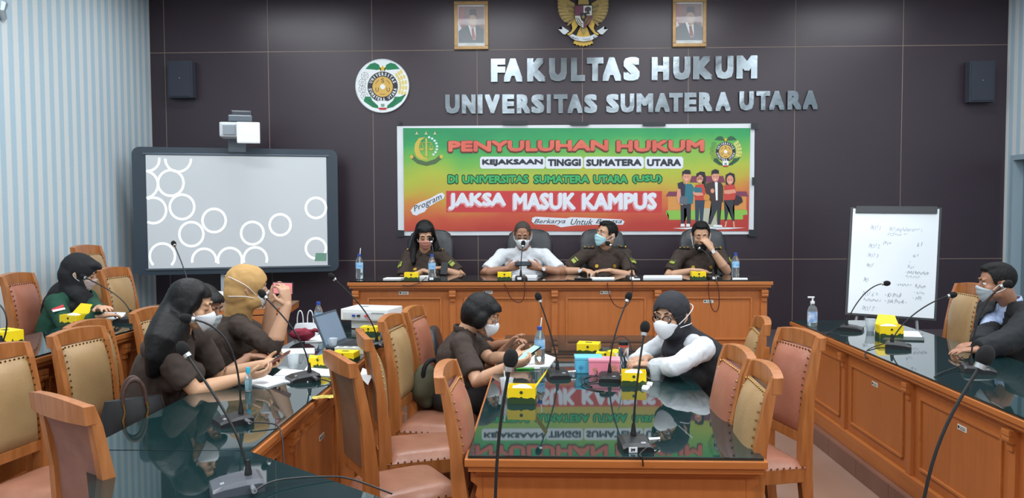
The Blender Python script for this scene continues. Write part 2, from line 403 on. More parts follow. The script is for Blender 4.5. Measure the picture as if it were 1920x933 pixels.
table('inner_left_table', 'panelled table with green glass top where three women in brown uniforms sit', (-1.03, 2.76), (-1.0, 6.1), .62, 0, ZS, [.55, 1.45, 2.35], stickers=[(1.1, .55)])
table('corner_table', 'angled green glass corner table in the left foreground', (-.46, 2.30), (-1.03, 2.76), .5, 0, ZS, [], sides=False,
      top=[(-.46, 2.30), (-1.03, 2.755), (-1.64, 2.755), (-1.36, 2.30), (-.80, 1.88)])
table('front_table', 'green glass table in the foreground below the frame carrying two microphones', (2.2, 2.02), (-.44, 2.08), .42, 0, ZS, [.9, 1.8])
table('outer_left_table', 'panelled outer table with dark glass top before the woman in green', (-2.57, 3.2), (-2.5, 5.75), .52, .2, ZO, [.75, 1.55, 2.3])
p = slab('platform', XL, -2.5, 2.0, 6.43, 0, .2, PLINM); p.name = 'floor_platform_left'; struct(p)
slab('upper_step', XL, -3.3, 5.62, 6.43, .2, .36, PLINM, p)
T_ = [on(257, 611, ZO), on(330, 600, ZO), on(430, 562, ZO), on(425, 545, ZO), on(306, 552, ZO), on(250, 563, ZO)]
table('far_left_table', 'wooden topped table end beyond the outer left table, below the electronic board', (-1.9, 6.0), (-2.49, 5.77), .5, 0, ZO, [], sides=False,
      top=[(-1.9, 6.02), (-2.49, 5.76), (-3.02, 5.77), (-3.05, 6.1), (-2.7, 6.42), (-1.95, 6.42)], glass=mat('pale_wood_top', 'a98467', .08, ior=1.6))

# ------------------------------------------------------------------ chairs
CH = 1.07
def make_chair(name, label, pad, rear, seatm):
    t = thing(name, label, 'chair', group='leather and wood conference chairs')
    for s in (-1, 1):
        g = G().tube([(s*.178, .19, .40), (s*.178, .19, .2), (s*.178, .2, 0)], [(.022, .024), (.02, .021), (.015, .016)], 4, hint=(1, 1, 0)); g.out('leg', WOODC, t)
        g = G(); rings = []
        for (y, z, a, b) in ((-.245, 0, .016, .02), (-.215, .2, .018, .026), (-.195, .42, .021, .032), (-.198, .6, .021, .03), (-.215, .8, .019, .022), (-.25, 1.0, .018, .017), (-.272, CH, .017, .015)):
            rings.append([(s*.172-a, y-b, z), (s*.172+a, y-b, z), (s*.172+a, y+b, z), (s*.172-a, y+b, z)])
        g.loft(rings); g.out('back_post', WOODC, t, smooth=False)
    g = G().box((0, .2, .405), (.38, .024, .07), bev=.004).box((0, -.19, .405), (.34, .022, .07)).box((-.186, .005, .405), (.024, .37, .07), bev=.004).box((.186, .005, .405), (.024, .37, .07), bev=.004)
    g.out('seat_frame', WOODC, t)
    G().grid(lambda u, v: V(((u-.5)*.4*(1-.03*v), -.19+v*.42, .44+.048*(max(0, 1-(2*u-1)**6)**.5)*(max(0, 1-(2*v-1)**6)**.5))), 14, 14).out('seat', seatm, t, smooth=True)
    yz = lambda z: -.198-(z-.6)*.06-(max(0, z-.8)**2)*.75
    g = G(); rings = []
    for i in range(9):
        x = -.192+.384*i/8; k = .018*(1-(2*i/8-1)**2)
        y = yz(CH-.02)-k; hh = .03+.008*(1-(2*i/8-1)**2)
        rings.append([(x, y-.016, CH-.06), (x, y+.018, CH-.06), (x, y+.014, CH-.062+hh*2), (x, y-.022, CH-.062+hh*2+.003)])
    g.loft(rings).out('top_rail', WOODC, t)
    G().box((0, yz(.585)+.002, .575), (.31, .026, .05), bev=.004).out('lower_rail', WOODC, t)
    z0, z1 = .60, 1.01; wd = .154
    G().grid(lambda u, v: V(((2*u-1)*wd, yz(z0+v*(z1-z0))+.006+.034*(max(0, 1-(2*u-1)**4)**.5)*(max(0, 1-(2*v-1)**4)**.5), z0+v*(z1-z0))), 14, 14).out('backrest', pad, t, smooth=True)
    G().grid(lambda u, v: V(((2*u-1)*wd, yz(z0+v*(z1-z0))-.012-.004*(1-(2*u-1)**6), z0+v*(z1-z0))), 6, 8).out('rear_panel', rear, t)
    g = G().box((-wd-.001, yz(.8)-.004, .8), (.004, .02, .4)); g = G()
    def nail(x, y, z, n): g.box((x, y, z), (.007, .005, .007), rot=Matrix.Rotation(PI/4, 3, 'Y'))
    for k in range(13):
        z = z0+.01+(z1-z0-.02)*k/12
        for s in (-1, 1): nail(s*(wd-.006), yz(z)+.019, z, 0)
    for k in range(1, 12): nail(-wd+2*wd*k/12, yz(z1)+.017, z1-.006, 0); nail(-wd+2*wd*k/12, .214, .447, 0)
    for k in range(12):
        for s in (-1, 1): g.box((s*.2, -.17+.37*k/11, .447), (.005, .007, .007), rot=Matrix.Rotation(PI/4, 3, 'X'))
    g.out('upholstery_nails', BRASS, t, kind='stuff')
    return t
chP = make_chair('conference_chair', 'x', PINK, PINKR, mat('pink_seat_leather', 'a26c57', .36, var=.1, bump=.15, bscale=60))
chT = make_chair('conference_chair', 'x', TAN, TANR, SEATB)
used = {id(chP): 0, id(chT): 0}
def chair(kind, l, r, floor, label, side=None, ang=None, push=0.):
    """l, r: image points of the two ends of the top rail; ang overrides the facing direction (degrees)"""
    zt = floor+CH-.01
    a, b = on(*l, zt), on(*r, zt); c = (a+b)/2
    if ang is None:
        d = b-a; ang_ = math.atan2(d.y, d.x)+PI/2*(1 if side == 'rear' else -1)
    else: ang_ = R(ang)
    f = V((math.cos(ang_), math.sin(ang_), 0)); loc = c+f*(.25+push); loc.z = floor
    src = chP if kind == 'P' else chT
    if used[id(src)] == 0:
        used[id(src)] = 1; src.location = loc; src.rotation_euler = (0, 0, ang_-PI/2); src['label'] = label; o = src
    else: o = dup(src, loc, ang_-PI/2, label)
    return o
chair('P', (5, 522), (67, 513), .2, 'terracotta leather chair against the striped wall, left of the woman in green', ang=3.5)
chair('T', (190, 509), (245, 504), .2, 'tan leather chair right of the woman in green, beyond the outer table', ang=-3.5)
chair('T', (146, 467), (187, 462), .36, 'faded tan chair directly behind the black headscarf, by the striped wall', ang=0)
chair('T', (-75, 668), (62, 646), 0, 'large tan leather chair cut by the left edge of the picture', ang=-10)
chair('T', (99, 637), (200, 612), 0, 'tan leather chair with nail trim in the left foreground, front of its row', ang=-9.5)
chair('T', (136, 622), (203, 597), 0, 'chair of which only the crest shows behind the tan chair at left', ang=-2.4)
chair('T', (252, 590), (318, 578), 0, 'tan chair behind the long black-haired woman, mostly hidden by her', ang=-5)
hc = chair('P', (81, 734), (182, 767), 0, 'chair seen from behind in the left foreground, mauve rear cloth, sticker', ang=56)
chair('T', (623, 658), (671, 685), 0, 'brown leather chair turned away, nearest of the row left of the middle table', ang=31)
chair('T', (684, 620), (699, 637), 0, 'second brown leather chair of the middle row, seen edge-on', ang=18.6)
chair('T', (722, 603), (758, 593), 0, 'tall tan chair with nails, third of the middle row', ang=-7.5)
chair('P', (766, 584), (797, 579), 0, 'terracotta chair, farthest of the middle row, with the olive bag on its seat', ang=-8)
chair('P', (845, 708), (869, 681), 0, 'terracotta chair pushed in at the near left corner of the middle table', ang=-2, push=-.02)
chair('P', (1354, 650), (1398, 674), 0, 'terracotta chair right of the middle table, behind the woman in black vest', ang=181)
chair('T', (1402, 680), (1446, 710), 0, 'olive tan chair nearest the camera on the right side of the middle table', ang=177)
chair('P', (1456, 620), (1532, 634), 0, 'large terracotta chair standing alone in the right aisle', ang=193)
chair('T', (1412, 594), (1430, 612), 0, 'small distant tan chair in the right aisle near the dais', ang=172)
rch = chair('T', (1791, 534), (1834, 541), .064, 'orange-framed tan chair beyond the right table, left of the seated man', ang=180)
rch.location.z = 0; rch.scale = (1.06, 1.06, 1.06)
bpy.context.view_layer.update()
G().box((-.06, -.287, 1.03), (.09, .003, .045)).out('inventory_sticker', mat('sticker', 'd9dcd6', .6), hc, label='cream inventory sticker')

def exec_chair(x, y, label):
    t = thing('office_chair', label, 'chair', (x, y, DZ), 0, 'black leather chairs on the dais'); t.scale = (.9, .9, .9)
    def ring(z, w_, dpt, y_): 
        return [V((w_*math.copysign(abs(math.cos(a))**.5, math.cos(a)), y_+dpt*math.copysign(abs(math.sin(a))**.6, math.sin(a)), z)) for a in [2*PI*k/20 for k in range(20)]]
    G().loft([ring(.45, .2, .04, .2), ring(.5, .24, .06, .2), ring(.7, .25, .06, .22), ring(.9, .26, .06, .25), ring(1.05, .25, .055, .27), ring(1.13, .21, .045, .285), ring(1.165, .15, .03, .29), ring(1.175, .06, .01, .29)]).out('backrest', BLEATH, t, smooth=True)
    G().loft([ring(.4, .22, .2, 0), ring(.43, .25, .24, 0), ring(.48, .26, .25, 0), ring(.52, .24, .23, 0)]).out('seat', BLEATH, t, smooth=True)
    for s in (-1, 1):
        G().box((s*.3, -.02, .68), (.07, .3, .045), bev=.018).out('armrest', BLEATH, t); G().tube([(s*.26, .05, .44), (s*.3, .05, .46), (s*.3, .0, .66)], .018).out('arm_support', BLK, t)
    G().cyl((0, 0, .1), (0, 0, .42), .03).out('column', CHROME, t)
    for k in range(5):
        a = 2*PI*k/5; G().tube([(0, 0, .11), (.15*math.cos(a), .15*math.sin(a), .1), (.28*math.cos(a), .28*math.sin(a), .06)], [.025, .022, .018]).out('leg', BLK, t)
        G().cyl((.28*math.cos(a), .28*math.sin(a)-.012, .03), (.28*math.cos(a), .28*math.sin(a)+.012, .03), .028).out('castor', BLK, t)
    return t
for px, lb in ((802, 'black leather chair behind the woman in pink mask on the dais'), (992, 'black leather chair behind the man in the white shirt'), (1133, 'black leather chair behind the man in the blue mask'), (1326, 'black leather chair behind the man rubbing his eyes')):
    exec_chair(at(px, 450, 7.3).x, 7.27, lb)
# ------------------------------------------------------------------ things on the panelled wall
ident = lambda x, y: (x, y)
def flat(name, pts, M, Y, parent, conv=ident, th=.0015, label=None):
    P = []
    for p in pts:
        q = at(*conv(*p), Y); P.append(V((q.x, Y, q.z)))
    return G().prism(P, (0, -th, 0)).out(name, M, parent, label=label)
def lines(name, segs, M, Y, parent, conv=ident, wpx=1., th=.001):
    g = G()
    for s in segs:
        P = [at(*conv(*p), Y) for p in s]; wd = wpx/181/2
        for a, b in zip(P, P[1:]):
            d = (b-a); d.y = 0
            if d.length < 1e-5: continue
            d.normalize(); n = V((-d.z, 0, d.x))*wd
            g.prism([V((q.x, Y, q.z)) for q in (a-n-d*wd*.5, b-n+d*wd*.5, b+n+d*wd*.5, a+n-d*wd*.5)], (0, -th, 0))
    return g.out(name, M, parent)
def elp(cx, cy, rx, ry=None, n=20, a0=0, a1=360, rot=0):
    ry = rx if ry is None else ry; o = []; c, s = math.cos(R(rot)), math.sin(R(rot))
    full = a1-a0 >= 360
    for k in range(n if full else n+1):
        a = R(a0+(a1-a0)*k/n); x, y = rx*math.cos(a), -ry*math.sin(a); o.append((cx+x*c-y*s, cy+x*s+y*c))
    return o
def wtext(name, s, M, box, Y, parent=None, **k):
    a = at(box[0], box[3], Y); b = at(box[2], box[1], Y); k['bold'] = k.get('bold', 0)/181
    return text_fit(name, s, M, a.x, b.x, a.z, b.z, Y, parent, **k)
pm = lambda n, h, **k: mat('print_'+n, h, k.pop('rough', .55), **k)
# --- steel letters
z5 = lambda x: 640+x/3.692
z6 = lambda x: 1140+x/3.692
LT = [('FAKULTAS', [z5(v) for v in (1037, 1135, 1125, 1253, 1287, 1415, 1438, 1560, 1588, 1686, 1698, 1812)]+[z5(1806), z6(90), z6(105), z6(218)], (110.5, 154), (107.5, 152)),
      ('HUKUM', [z6(v) for v in (300, 420, 448, 568, 585, 720, 740, 865, 885, 1030)], (107.5, 151), (104.5, 148)),
      ('UNIVERSITAS', [z5(v) for v in (722, 820, 836, 930, 945, 978, 995, 1097, 1115, 1198, 1215, 1308, 1315, 1405, 1422, 1450, 1470, 1565, 1565, 1670, 1680, 1770)], (177.5, 213.5), (177, 212.5)),
      ('SUMATERA', [z5(1832), z6(75)]+[z6(v) for v in (85, 180, 195, 310, 322, 425, 420, 515, 525, 610, 625, 720, 740, 845)], (176.5, 212), (173, 208.5)),
      ('UTARA', [z6(v) for v in (905, 1005, 1022, 1118, 1110, 1218, 1237, 1335, 1343, 1448)], (171.5, 207.5), (170, 205.5))]
ORD = ['first', 'second', 'third']
for wd_, xs_, ya, yb in LT:
    for i, ch in enumerate(wd_):
        x0, x1 = xs_[2*i], xs_[2*i+1]; k = i/(len(wd_)-1); y0, y1 = ya[0]+(yb[0]-ya[0])*k, ya[1]+(yb[1]-ya[1])*k
        o = wtext('letter', ch, STEEL, (x0, y0, x1, y1), WF-.004, th=.022, bold=(3.3 if len(wd_) in (5, 8) and wd_ in ('FAKULTAS', 'HUKUM') else 2.4), n=0)
        n_ = wd_[:i].count(ch); many = wd_.count(ch) > 1
        tag(o, 'brushed steel letter %s, %sof the word %s on the wall' % (ch, (ORD[n_]+' '+ch+' ') if many else '', wd_), 'letter', 'steel letters of the wall lettering')
# --- university disc
def emblem(cx, cy, r, Y, parent, disc_th=.004, dark='0b7a4e'):
    """round emblem drawn around image point (cx, cy) with radius r pixels"""
    k = r/100.; cv = lambda x, y: (cx+x*k, cy+y*k); T = lambda l: Y-disc_th-l*.0014
    Wm, Bk, Gd, Gr, Yl, Rd = pm('white', 'e3e8ea'), pm('ink', '2a2c34'), pm('ochre', 'd2aa54'), pm('green_'+dark, dark), pm('pale_yellow', 'dcc878'), pm('red', 'b8343a')
    flat('disc', elp(0, 0, 100, n=48), Wm, Y, parent, cv, disc_th)
    for s in (-1, 1):
        flat('leaf', [(s*8, -66), (s*14, -82), (s*30, -90), (s*48, -85), (s*66, -66), (s*40, -64), (s*20, -62)], Gr, T(0), parent, cv)
        flat('leaf', [(s*18, 74), (s*14, 86), (s*40, 80), (s*72, 58), (s*90, 30) if s > 0 else (s*72, 52), (s*66, 40), (s*46, 40), (s*40, 54)], Gr, T(0), parent, cv)
        lines('leaf_vein', [[(s*20, 80), (s*50, 52)], [(s*30, 78), (s*62, 46)]], Bk, T(1), parent, cv, .5)
    for i, a in enumerate((38, 24, 10, -4, -18)):
        for rr in (68, 79, 90):
            x, y = rr*math.cos(R(a)), -rr*math.sin(R(a)); flat('grain', elp(x, y, 5, 9.5, 8, rot=-a*.6), Yl, T(0), parent, cv)
    for i, a in enumerate((150, 170, 188, 208)):
        x, y = 79*math.cos(R(a)), -79*math.sin(R(a)); segs = [elp(x, y, 14, n=12)+[elp(x, y, 14, n=12)[0]], elp(x, y, 4, n=6)]
        for q in range(6): segs.append([(x+4*math.cos(R(q*60)), y+4*math.sin(R(q*60))), (x+13*math.cos(R(q*60+25)), y+13*math.sin(R(q*60+25)))])
        lines('cotton_flower', segs, Bk, T(0), parent, cv, .45)
    flat('ring', elp(0, 2, 58, n=40), Bk, T(1), parent, cv); flat('centre', elp(0, 2, 39, n=32), Gd, T(2), parent, cv)
    lines('inner_arc', [elp(0, 2, 29, n=8, a0=a, a1=a+38) for a in (22, 120, 250)], Bk, T(3), parent, cv, .7)
    for ch, a in (('S', 90), ('U', 208), ('U', 332)):
        q = (24*math.cos(R(a)), 2-24*math.sin(R(a))); wtext('emblem_letter', ch, Bk, (*cv(q[0]-6, q[1]-8), *cv(q[0]+6, q[1]+8)), T(3), parent, th=.001)
    flat('flower', elp(0, 2, 10, n=10), Wm, T(3), parent, cv)
    for s_, a0, a1, fl in (('UNIVERSITAS', 158, 22, 1), ('SUMATERA UTARA', 192, 348, -1)):
        for i, ch in enumerate(s_):
            if ch == ' ': continue
            a = a0+(a1-a0)*i/(len(s_)-1); q = (48.5*math.cos(R(a)), 2-48.5*math.sin(R(a)))
            wtext('emblem_letter', ch, Wm, (*cv(q[0]-(3.8 if ch != 'I' else 1.5), q[1]-6.5), *cv(q[0]+(3.8 if ch != 'I' else 1.5), q[1]+6.5)), T(2), parent, th=.001, bold=.5*k, n=4, rot=R(a-90) if fl > 0 else R(a+90), res=1)
    st = []
    for q in range(10): rr = 13 if q % 2 == 0 else 5.5; st.append((rr*math.sin(R(36*q)), -68-rr*math.cos(R(36*q))))
    flat('star', st, pm('star_yellow', 'd8b72e'), T(2), parent, cv)
    flat('badge', [(-17, 56), (17, 56), (17, 84), (-17, 84)], Wm, T(2), parent, cv); flat('badge', [(-17, 82), (17, 82), (12, 90), (-12, 90)], Rd, T(3), parent, cv)
    for q in range(3): flat('badge_bar', [(-7, 68+4*q), (7, 68+4*q), (7, 70.5+4*q), (-7, 70.5+4*q)], Gr, T(3), parent, cv)
    return parent
c = at(717.5, 161.5, WF)
t = thing('university_emblem', 'round white university emblem disc on the dark wall left of the steel letters', 'emblem', (0, 0, 0))
flat('rim', elp(0, 0, 50.5, n=48), mat('steel_rim', '9aa0a4', .3, metal=.8), WF-.002, t, lambda x, y: (717.5+x, 161.5+y), .02)
emblem(717.5, 161.5, 49, WF-.022, t)
# --- gold national emblem, a carved eagle
GZ = lambda x, y: (1020+x/9.329, y/9.329)
t = thing('eagle_emblem', 'carved golden eagle coat of arms with shield and white ribbon high on the wall', 'emblem', (0, 0, 0))
GO = mat('old_gold_paint', 'b39a5c', .45, var=.25, vscale=30); GO2 = mat('dull_gold_paint', '8d7a50', .5, var=.2, vscale=30); GOY = mat('bright_gold_paint', 'cdaa4a', .4)
def mir(p): return [(682*2-x, y) for x, y in p]
for f in (lambda p: p, mir):
    flat('wing', f([(540, 330), (470, 425), (400, 405), (330, 370), (280, 300), (250, 220), (240, 120), (240, 0), (235, -130), (280, -180), (330, -120), (390, -40), (430, 20), (540, 70)]), GO2, WF-.004, t, GZ, .02)
    for k in range(9):      # flight feathers
        a = -160+k*62; yb = a+70
        x_ = (238, 232, 232, 236, 246, 265, 300, 345, 405)[k]; tip = (x_, yb+30)
        flat('feather', f([(530, 60+k*32), (tip[0]+30, tip[1]-32), tip, (tip[0]+12, tip[1]+18), (540, 110+k*30)]), GO, WF-.024-.003*(k % 3), t, GZ, .004)
    for k in range(5): flat('covert_feather', f([(545, 90+k*36), (400+k*12, 20+k*46), (390+k*14, 70+k*46), (545, 130+k*36)]), GO2 if k % 2 else GO, WF-.034-.002*(k % 2), t, GZ, .004)
    flat('leg', f([(545, 340), (480, 420), (495, 500), (470, 560), (400, 600), (430, 625), (480, 600), (530, 540), (590, 460)]), GOY, WF-.03, t, GZ, .018)
    flat('ribbon_end', f([(310, 462), (440, 545), (372, 605), (335, 600), (248, 512), (320, 515)]), pm('ribbon_white', 'd7dee2'), WF-.03, t, GZ, .008)
flat('body', [(590, 100), (600, -60), (570, -130), (620, -210), (700, -230), (740, -190), (790, -170), (750, -140), (770, -60), (780, 100)], GO, WF-.004, t, GZ, .05)
flat('tail', [(630, 480), (570, 620), (510, 770), (545, 775), (570, 800), (600, 790), (630, 815), (660, 800), (690, 822), (715, 800), (745, 812), (770, 790), (800, 798), (825, 770), (860, 770), (800, 620), (745, 480)], GOY, WF-.004, t, GZ, .022)
flat('tail_feather', [(630, 490), (690, 610), (745, 490)], GO, WF-.028, t, GZ, .01)
flat('shield', [(532, 95), (845, 95), (845, 300), (800, 420), (690, 500), (575, 420), (532, 300)], pm('ink', '2a2c34'), WF-.05, t, GZ, .02)
sh = [('print_maroon', '6b3a4e', [(540, 100), (685, 100), (685, 270), (540, 270)]), ('print_shield_white', 'cfcfc4', [(690, 100), (838, 100), (838, 268), (745, 268), (745, 222), (690, 222)]),
      ('print_shield_white', 'cfcfc4', [(542, 278), (632, 278), (645, 340), (690, 385), (690, 490), (600, 430), (555, 350)]), ('print_maroon', '6b3a4e', [(750, 275), (838, 275), (838, 310), (800, 410), (698, 488), (698, 385), (735, 340)])]
for n, h, p_ in sh: flat('shield_field', p_, mat(n, h, .5), WF-.0705, t, GZ)
flat('shield_field', [(630, 225), (745, 225), (745, 300), (690, 375), (645, 330)], pm('ink', '2a2c34'), WF-.072, t, GZ)
flat('shield_star', [(688, 250), (697, 285), (722, 285), (702, 303), (710, 330), (688, 314), (668, 330), (676, 303), (656, 285), (680, 285)], GO, WF-.0735, t, GZ)
flat('shield_tree', elp(770, 160, 52, 44, 14), pm('tree', '4a4450'), WF-.072, t, GZ); flat('shield_tree', [(762, 190), (780, 190), (784, 235), (805, 248), (740, 248), (758, 235)], pm('tree', '4a4450'), WF-.072, t, GZ)
lines('shield_chain', [elp(760, 355, 30, 62, 14, rot=28)+[elp(760, 355, 30, 62, 14, rot=28)[0]]], GO, WF-.072, t, GZ, 2.2)
lines('shield_rice', [[(570, 310), (600, 400), (660, 450)], [(600, 320), (640, 400), (670, 420)]], pm('tree', '4a4450'), WF-.072, t, GZ, 1.4)
rb = [(440, 625), (500, 598), (560, 630), (680, 650), (810, 630), (880, 598), (940, 640), (830, 705), (690, 728), (550, 705), (480, 670)]
flat('ribbon', rb, pm('ribbon_white', 'd7dee2'), WF-.045, t, GZ, .008)
for s_, a, b in (('BHINNEKA', 458, 612), ('TUNGGAL', 672, 820), ('IKA', 862, 915)):
    for i, ch in enumerate(s_):
        x = a+(b-a)*(i+.5)/len(s_); y = 690-((x-688)/250)**2*60; wtext('ribbon_letter', ch, pm('ink', '2a2c34'), (*GZ(x-6.5, y-17), *GZ(x+6.5, y+17)), WF-.0535, t, th=.001, res=1, rot=R((x-688)*.07))
# --- framed portraits
def portrait(x0, y0, x1, y1, label, skin, wide, tie):
    PZ = lambda x, y: (x0+(x-112)/588.*(x1-x0), y0+(y-32)/840.*(y1-y0))
    t = thing('framed_portrait', label, 'picture', (0, 0, 0), group='framed official portraits')
    a, b = at(x0, y1, WF), at(x1, y0, WF); FR = mat('gilt_frame', 'a88558', .4, metal=.3, var=.2, vscale=20); w_ = .036
    for n, bx_ in (('frame', (a.x, a.z, b.x, a.z+w_)), ('frame', (a.x, b.z-w_, b.x, b.z)), ('frame', (a.x, a.z+w_, a.x+w_, b.z-w_)), ('frame', (b.x-w_, a.z+w_, b.x, b.z-w_))):
        G().box(((bx_[0]+bx_[2])/2, WF-.016, (bx_[1]+bx_[3])/2), (bx_[2]-bx_[0], .032, bx_[3]-bx_[1]), bev=.008).out('frame', FR, t)
    flat('mount', [(155, 80), (660, 80), (660, 835), (155, 835)], pm('mount', 'd4dcdc'), WF-.004, t, PZ, .004)
    flat('photo_ground', [(185, 115), (625, 115), (625, 745), (185, 745)], mat('photo_ground', '6f5f62', .4, var=1, vscale=4, hex2='7d4b50'), WF-.009, t, PZ, .001)
    flat('flag_red', [(185, 120), (285, 120), (270, 300), (235, 480), (185, 410)], pm('flag_red', '96525a'), WF-.0105, t, PZ, .001)
    flat('flag_white', [(185, 410), (235, 490), (185, 560)], pm('white', 'e3e8ea'), WF-.0105, t, PZ, .001)
    S_ = lambda p: [(430+(x-430)*wide, y) for x, y in p]
    flat('suit', S_([(188, 745), (188, 540), (240, 500), (340, 450), (480, 440), (560, 480), (622, 520), (622, 745)]), pm('suit', '3f4f5c'), WF-.0115, t, PZ, .001)
    flat('shirt', S_([(350, 440), (475, 440), (485, 640), (470, 690), (440, 700), (400, 600)]), pm('white', 'e3e8ea'), WF-.0128, t, PZ, .001)
    flat('neck', S_([(380, 400), (475, 400), (470, 470), (425, 495), (385, 460)]), pm(skin[0], skin[1]), WF-.0140, t, PZ, .001)
    flat('face', S_(elp(428, 360, 64, 105, 22)), pm(skin[0], skin[1]), WF-.0152, t, PZ, .001)
    flat('ear', S_(elp(498, 365, 10, 24, 8)), pm(skin[0], skin[1]), WF-.0152, t, PZ, .001)
    flat('tie', S_([(410, 495), (450, 495), (455, 540), (480, 650), (452, 705), (420, 650), (425, 540)]), pm(tie[0], tie[1]), WF-.0152, t, PZ, .001)
    flat('cap', S_([(375, 270), (370, 200), (385, 165), (470, 160), (492, 200), (500, 285), (440, 262)]), pm('ink', '2a2c34'), WF-.0165, t, PZ, .001)
    for x in (402, 452): flat('eye', S_(elp(x, 330, 13, 6, 8)), pm('ink', '2a2c34'), WF-.0165, t, PZ, .001)
    flat('nose', S_([(424, 335), (432, 335), (440, 378), (416, 378)]), mat('print_shadow_skin', '96705a', .5), WF-.0165, t, PZ, .001)
    flat('mouth', S_([(405, 412), (428, 406), (452, 412), (428, 420)]), mat('print_lips', '8a4f4a', .5), WF-.0165, t, PZ, .001)
    lines('caption', [[(330, 772), (480, 772)], [(300, 798), (515, 798)]], pm('caption_grey', '8c9494'), WF-.009, t, PZ, .7)
    G().box(((a.x+b.x)/2, WF-.024, (a.z+b.z)/2), (b.x-a.x-2*w_, .003, b.z-a.z-2*w_)).out('glass', mat('picture_glass', 'ffffff', .04, alpha=.12), t)
portrait(852, 3, 915.5, 94, 'framed official portrait of a man in black cap, left of the golden eagle', ('print_skin_a', 'b39684'), 1., ('print_tie_red', 'a9504a'))
portrait(1260, -2, 1324, 89, 'framed official portrait of a man in black cap, right of the golden eagle', ('print_skin_b', 'a98d7c'), 1.1, ('print_tie_dark', '8a3a40'))
# --- speakers fixed on the wall
for x0, x1, y0, y1, lb in ((311, 356, 112, 182, 'dark wall loudspeaker at the upper left beside the striped wall'), (1822, 1872, 112, 190, 'dark wall loudspeaker at the upper right corner of the panelled wall')):
    a, b = at(x0, y1, WF-.15), at(x1, y0, WF-.15); c = (a+b)/2; c.y = WF-.06
    t = thing('wall_speaker', lb, 'loudspeaker', (c.x, c.y, c.z)); SPK = mat('blue_black_speaker', '333743', .8)
    G().box((0, 0, 0), (b.x-a.x, .09, b.z-a.z), bev=.006).out('cabinet', SPK, t)
    G().box((0, -.048, 0), (b.x-a.x-.03, .01, b.z-a.z-.03), bev=.004).out('grille', mat('speaker_grille', '333844', .8, bump=.5, bscale=300), t)
    G().box((0, .05, 0), (.08, .018, .12)).out('bracket', BLK, t); G().ell((.0, -.054, .01), .006).out('logo_dot', CHROME, t)
# --- the banner
BY = WF-.012
t = thing('banner', 'wide green, yellow and red printed banner with white border taped to the wall', 'banner', (0, 0, 0))
a, b = at(746.5, 441.5, BY), at(1415, 231.5, BY)
def ban_mat():
    M = bpy.data.materials.new('banner_print'); M.use_nodes = True; nt = M.node_tree; bs = nt.nodes['Principled BSDF']; bs.inputs['Roughness'].default_value = .38
    N = nt.nodes.new; tc = N('ShaderNodeTexCoord'); sp = N('ShaderNodeSeparateXYZ'); nt.links.new(tc.outputs['Object'], sp.inputs[0])
    mr = N('ShaderNodeMapRange'); mr.inputs['From Min'].default_value = a.z+.04; mr.inputs['From Max'].default_value = b.z-.04; nt.links.new(sp.outputs['Z'], mr.inputs['Value'])
    nz = N('ShaderNodeTexNoise'); nz.inputs['Scale'].default_value = 1.6; nz.inputs['Detail'].default_value = 4; nt.links.new(tc.outputs['Object'], nz.inputs['Vector'])
    ad = N('ShaderNodeMath'); ad.operation = 'MULTIPLY_ADD'; ad.inputs[1].default_value = .42; nt.links.new(nz.outputs[0], ad.inputs[0]); nt.links.new(mr.outputs[0], ad.inputs[2])
    sx = N('ShaderNodeMapRange'); sx.inputs['From Min'].default_value = a.x; sx.inputs['From Max'].default_value = b.x; sx.inputs['To Min'].default_value = -.15; sx.inputs['To Max'].default_value = -.30; nt.links.new(sp.outputs['X'], sx.inputs['Value'])
    a2 = N('ShaderNodeMath'); a2.operation = 'ADD'; nt.links.new(ad.outputs[0], a2.inputs[0]); nt.links.new(sx.outputs[0], a2.inputs[1])
    cr = N('ShaderNodeValToRGB'); nt.links.new(a2.outputs[0], cr.inputs[0]); e = cr.color_ramp.elements
    e[0].position = 0; e[0].color = (*lin('b23a32'), 1); e[1].position = 1; e[1].color = (*lin('1f8a55'), 1)
    for p_, h in ((.14, 'c2523a'), (.28, 'c97e3c'), (.42, 'b8a63c'), (.55, 'a9b63e'), (.72, '6fae4a'), (.88, '2f9a56')):
        q = e.new(p_); q.color = (*lin(h), 1)
    nt.links.new(cr.outputs[0], bs.inputs['Base Color']); return M
WB = pm('banner_white', 'd5d9de', rough=.35)
def sag(x, z): return .003*noise.noise(V((x*2.1, z*3., 0)))
g = G(); n1, n2 = 60, 20
g.grid(lambda u, v: V((a.x+(b.x-a.x)*u, BY+.0045*noise.noise(V((u*14+v*3, v*6-u*5, 0))), a.z+(b.z-a.z)*v)), n1, n2)
g.out('sheet', WB, t, smooth=True)
BL = BY-.006
flat('printed_ground', [(756, 240), (1407, 240), (1403.5, 433), (758, 433)], ban_mat(), BL, t)
T = lambda l: BL-.0015-l*.0016
Z7 = lambda x, y: (730+x/4.0556, 220+y/4.0556); Z8 = lambda x, y: (1070+x/4.0556, 220+y/4.0556)
INK = pm('dark_slate', '2c2f3a'); SW = pm('sticker_white', 'd9dde6'); SAL = mat('print_salmon', 'd9705a', .5, var=1, vscale=3, hex2='c9564c'); BRN = pm('brown_shadow', '74352c')
for s_, bx_ in (('PENYULUHAN', (840, 262, 1141, 285)), ('HUKUM', (1155, 262, 1321, 285))):
    wtext('lettering_border', s_, pm('dark_outline', '4a2a20'), (bx_[0]-1.6, bx_[1]-1.2, bx_[2]+.6, bx_[3]+3), T(0), t, bold=3.6)
    wtext('lettering_border', s_, BRN, (bx_[0]-.8, bx_[1]+.8, bx_[2]-.8, bx_[3]+2), T(1), t, bold=2.8); wtext('lettering', s_, SAL, (bx_[0]+.6, bx_[1]-.4, bx_[2], bx_[3]-.4), T(2), t, bold=1.9)
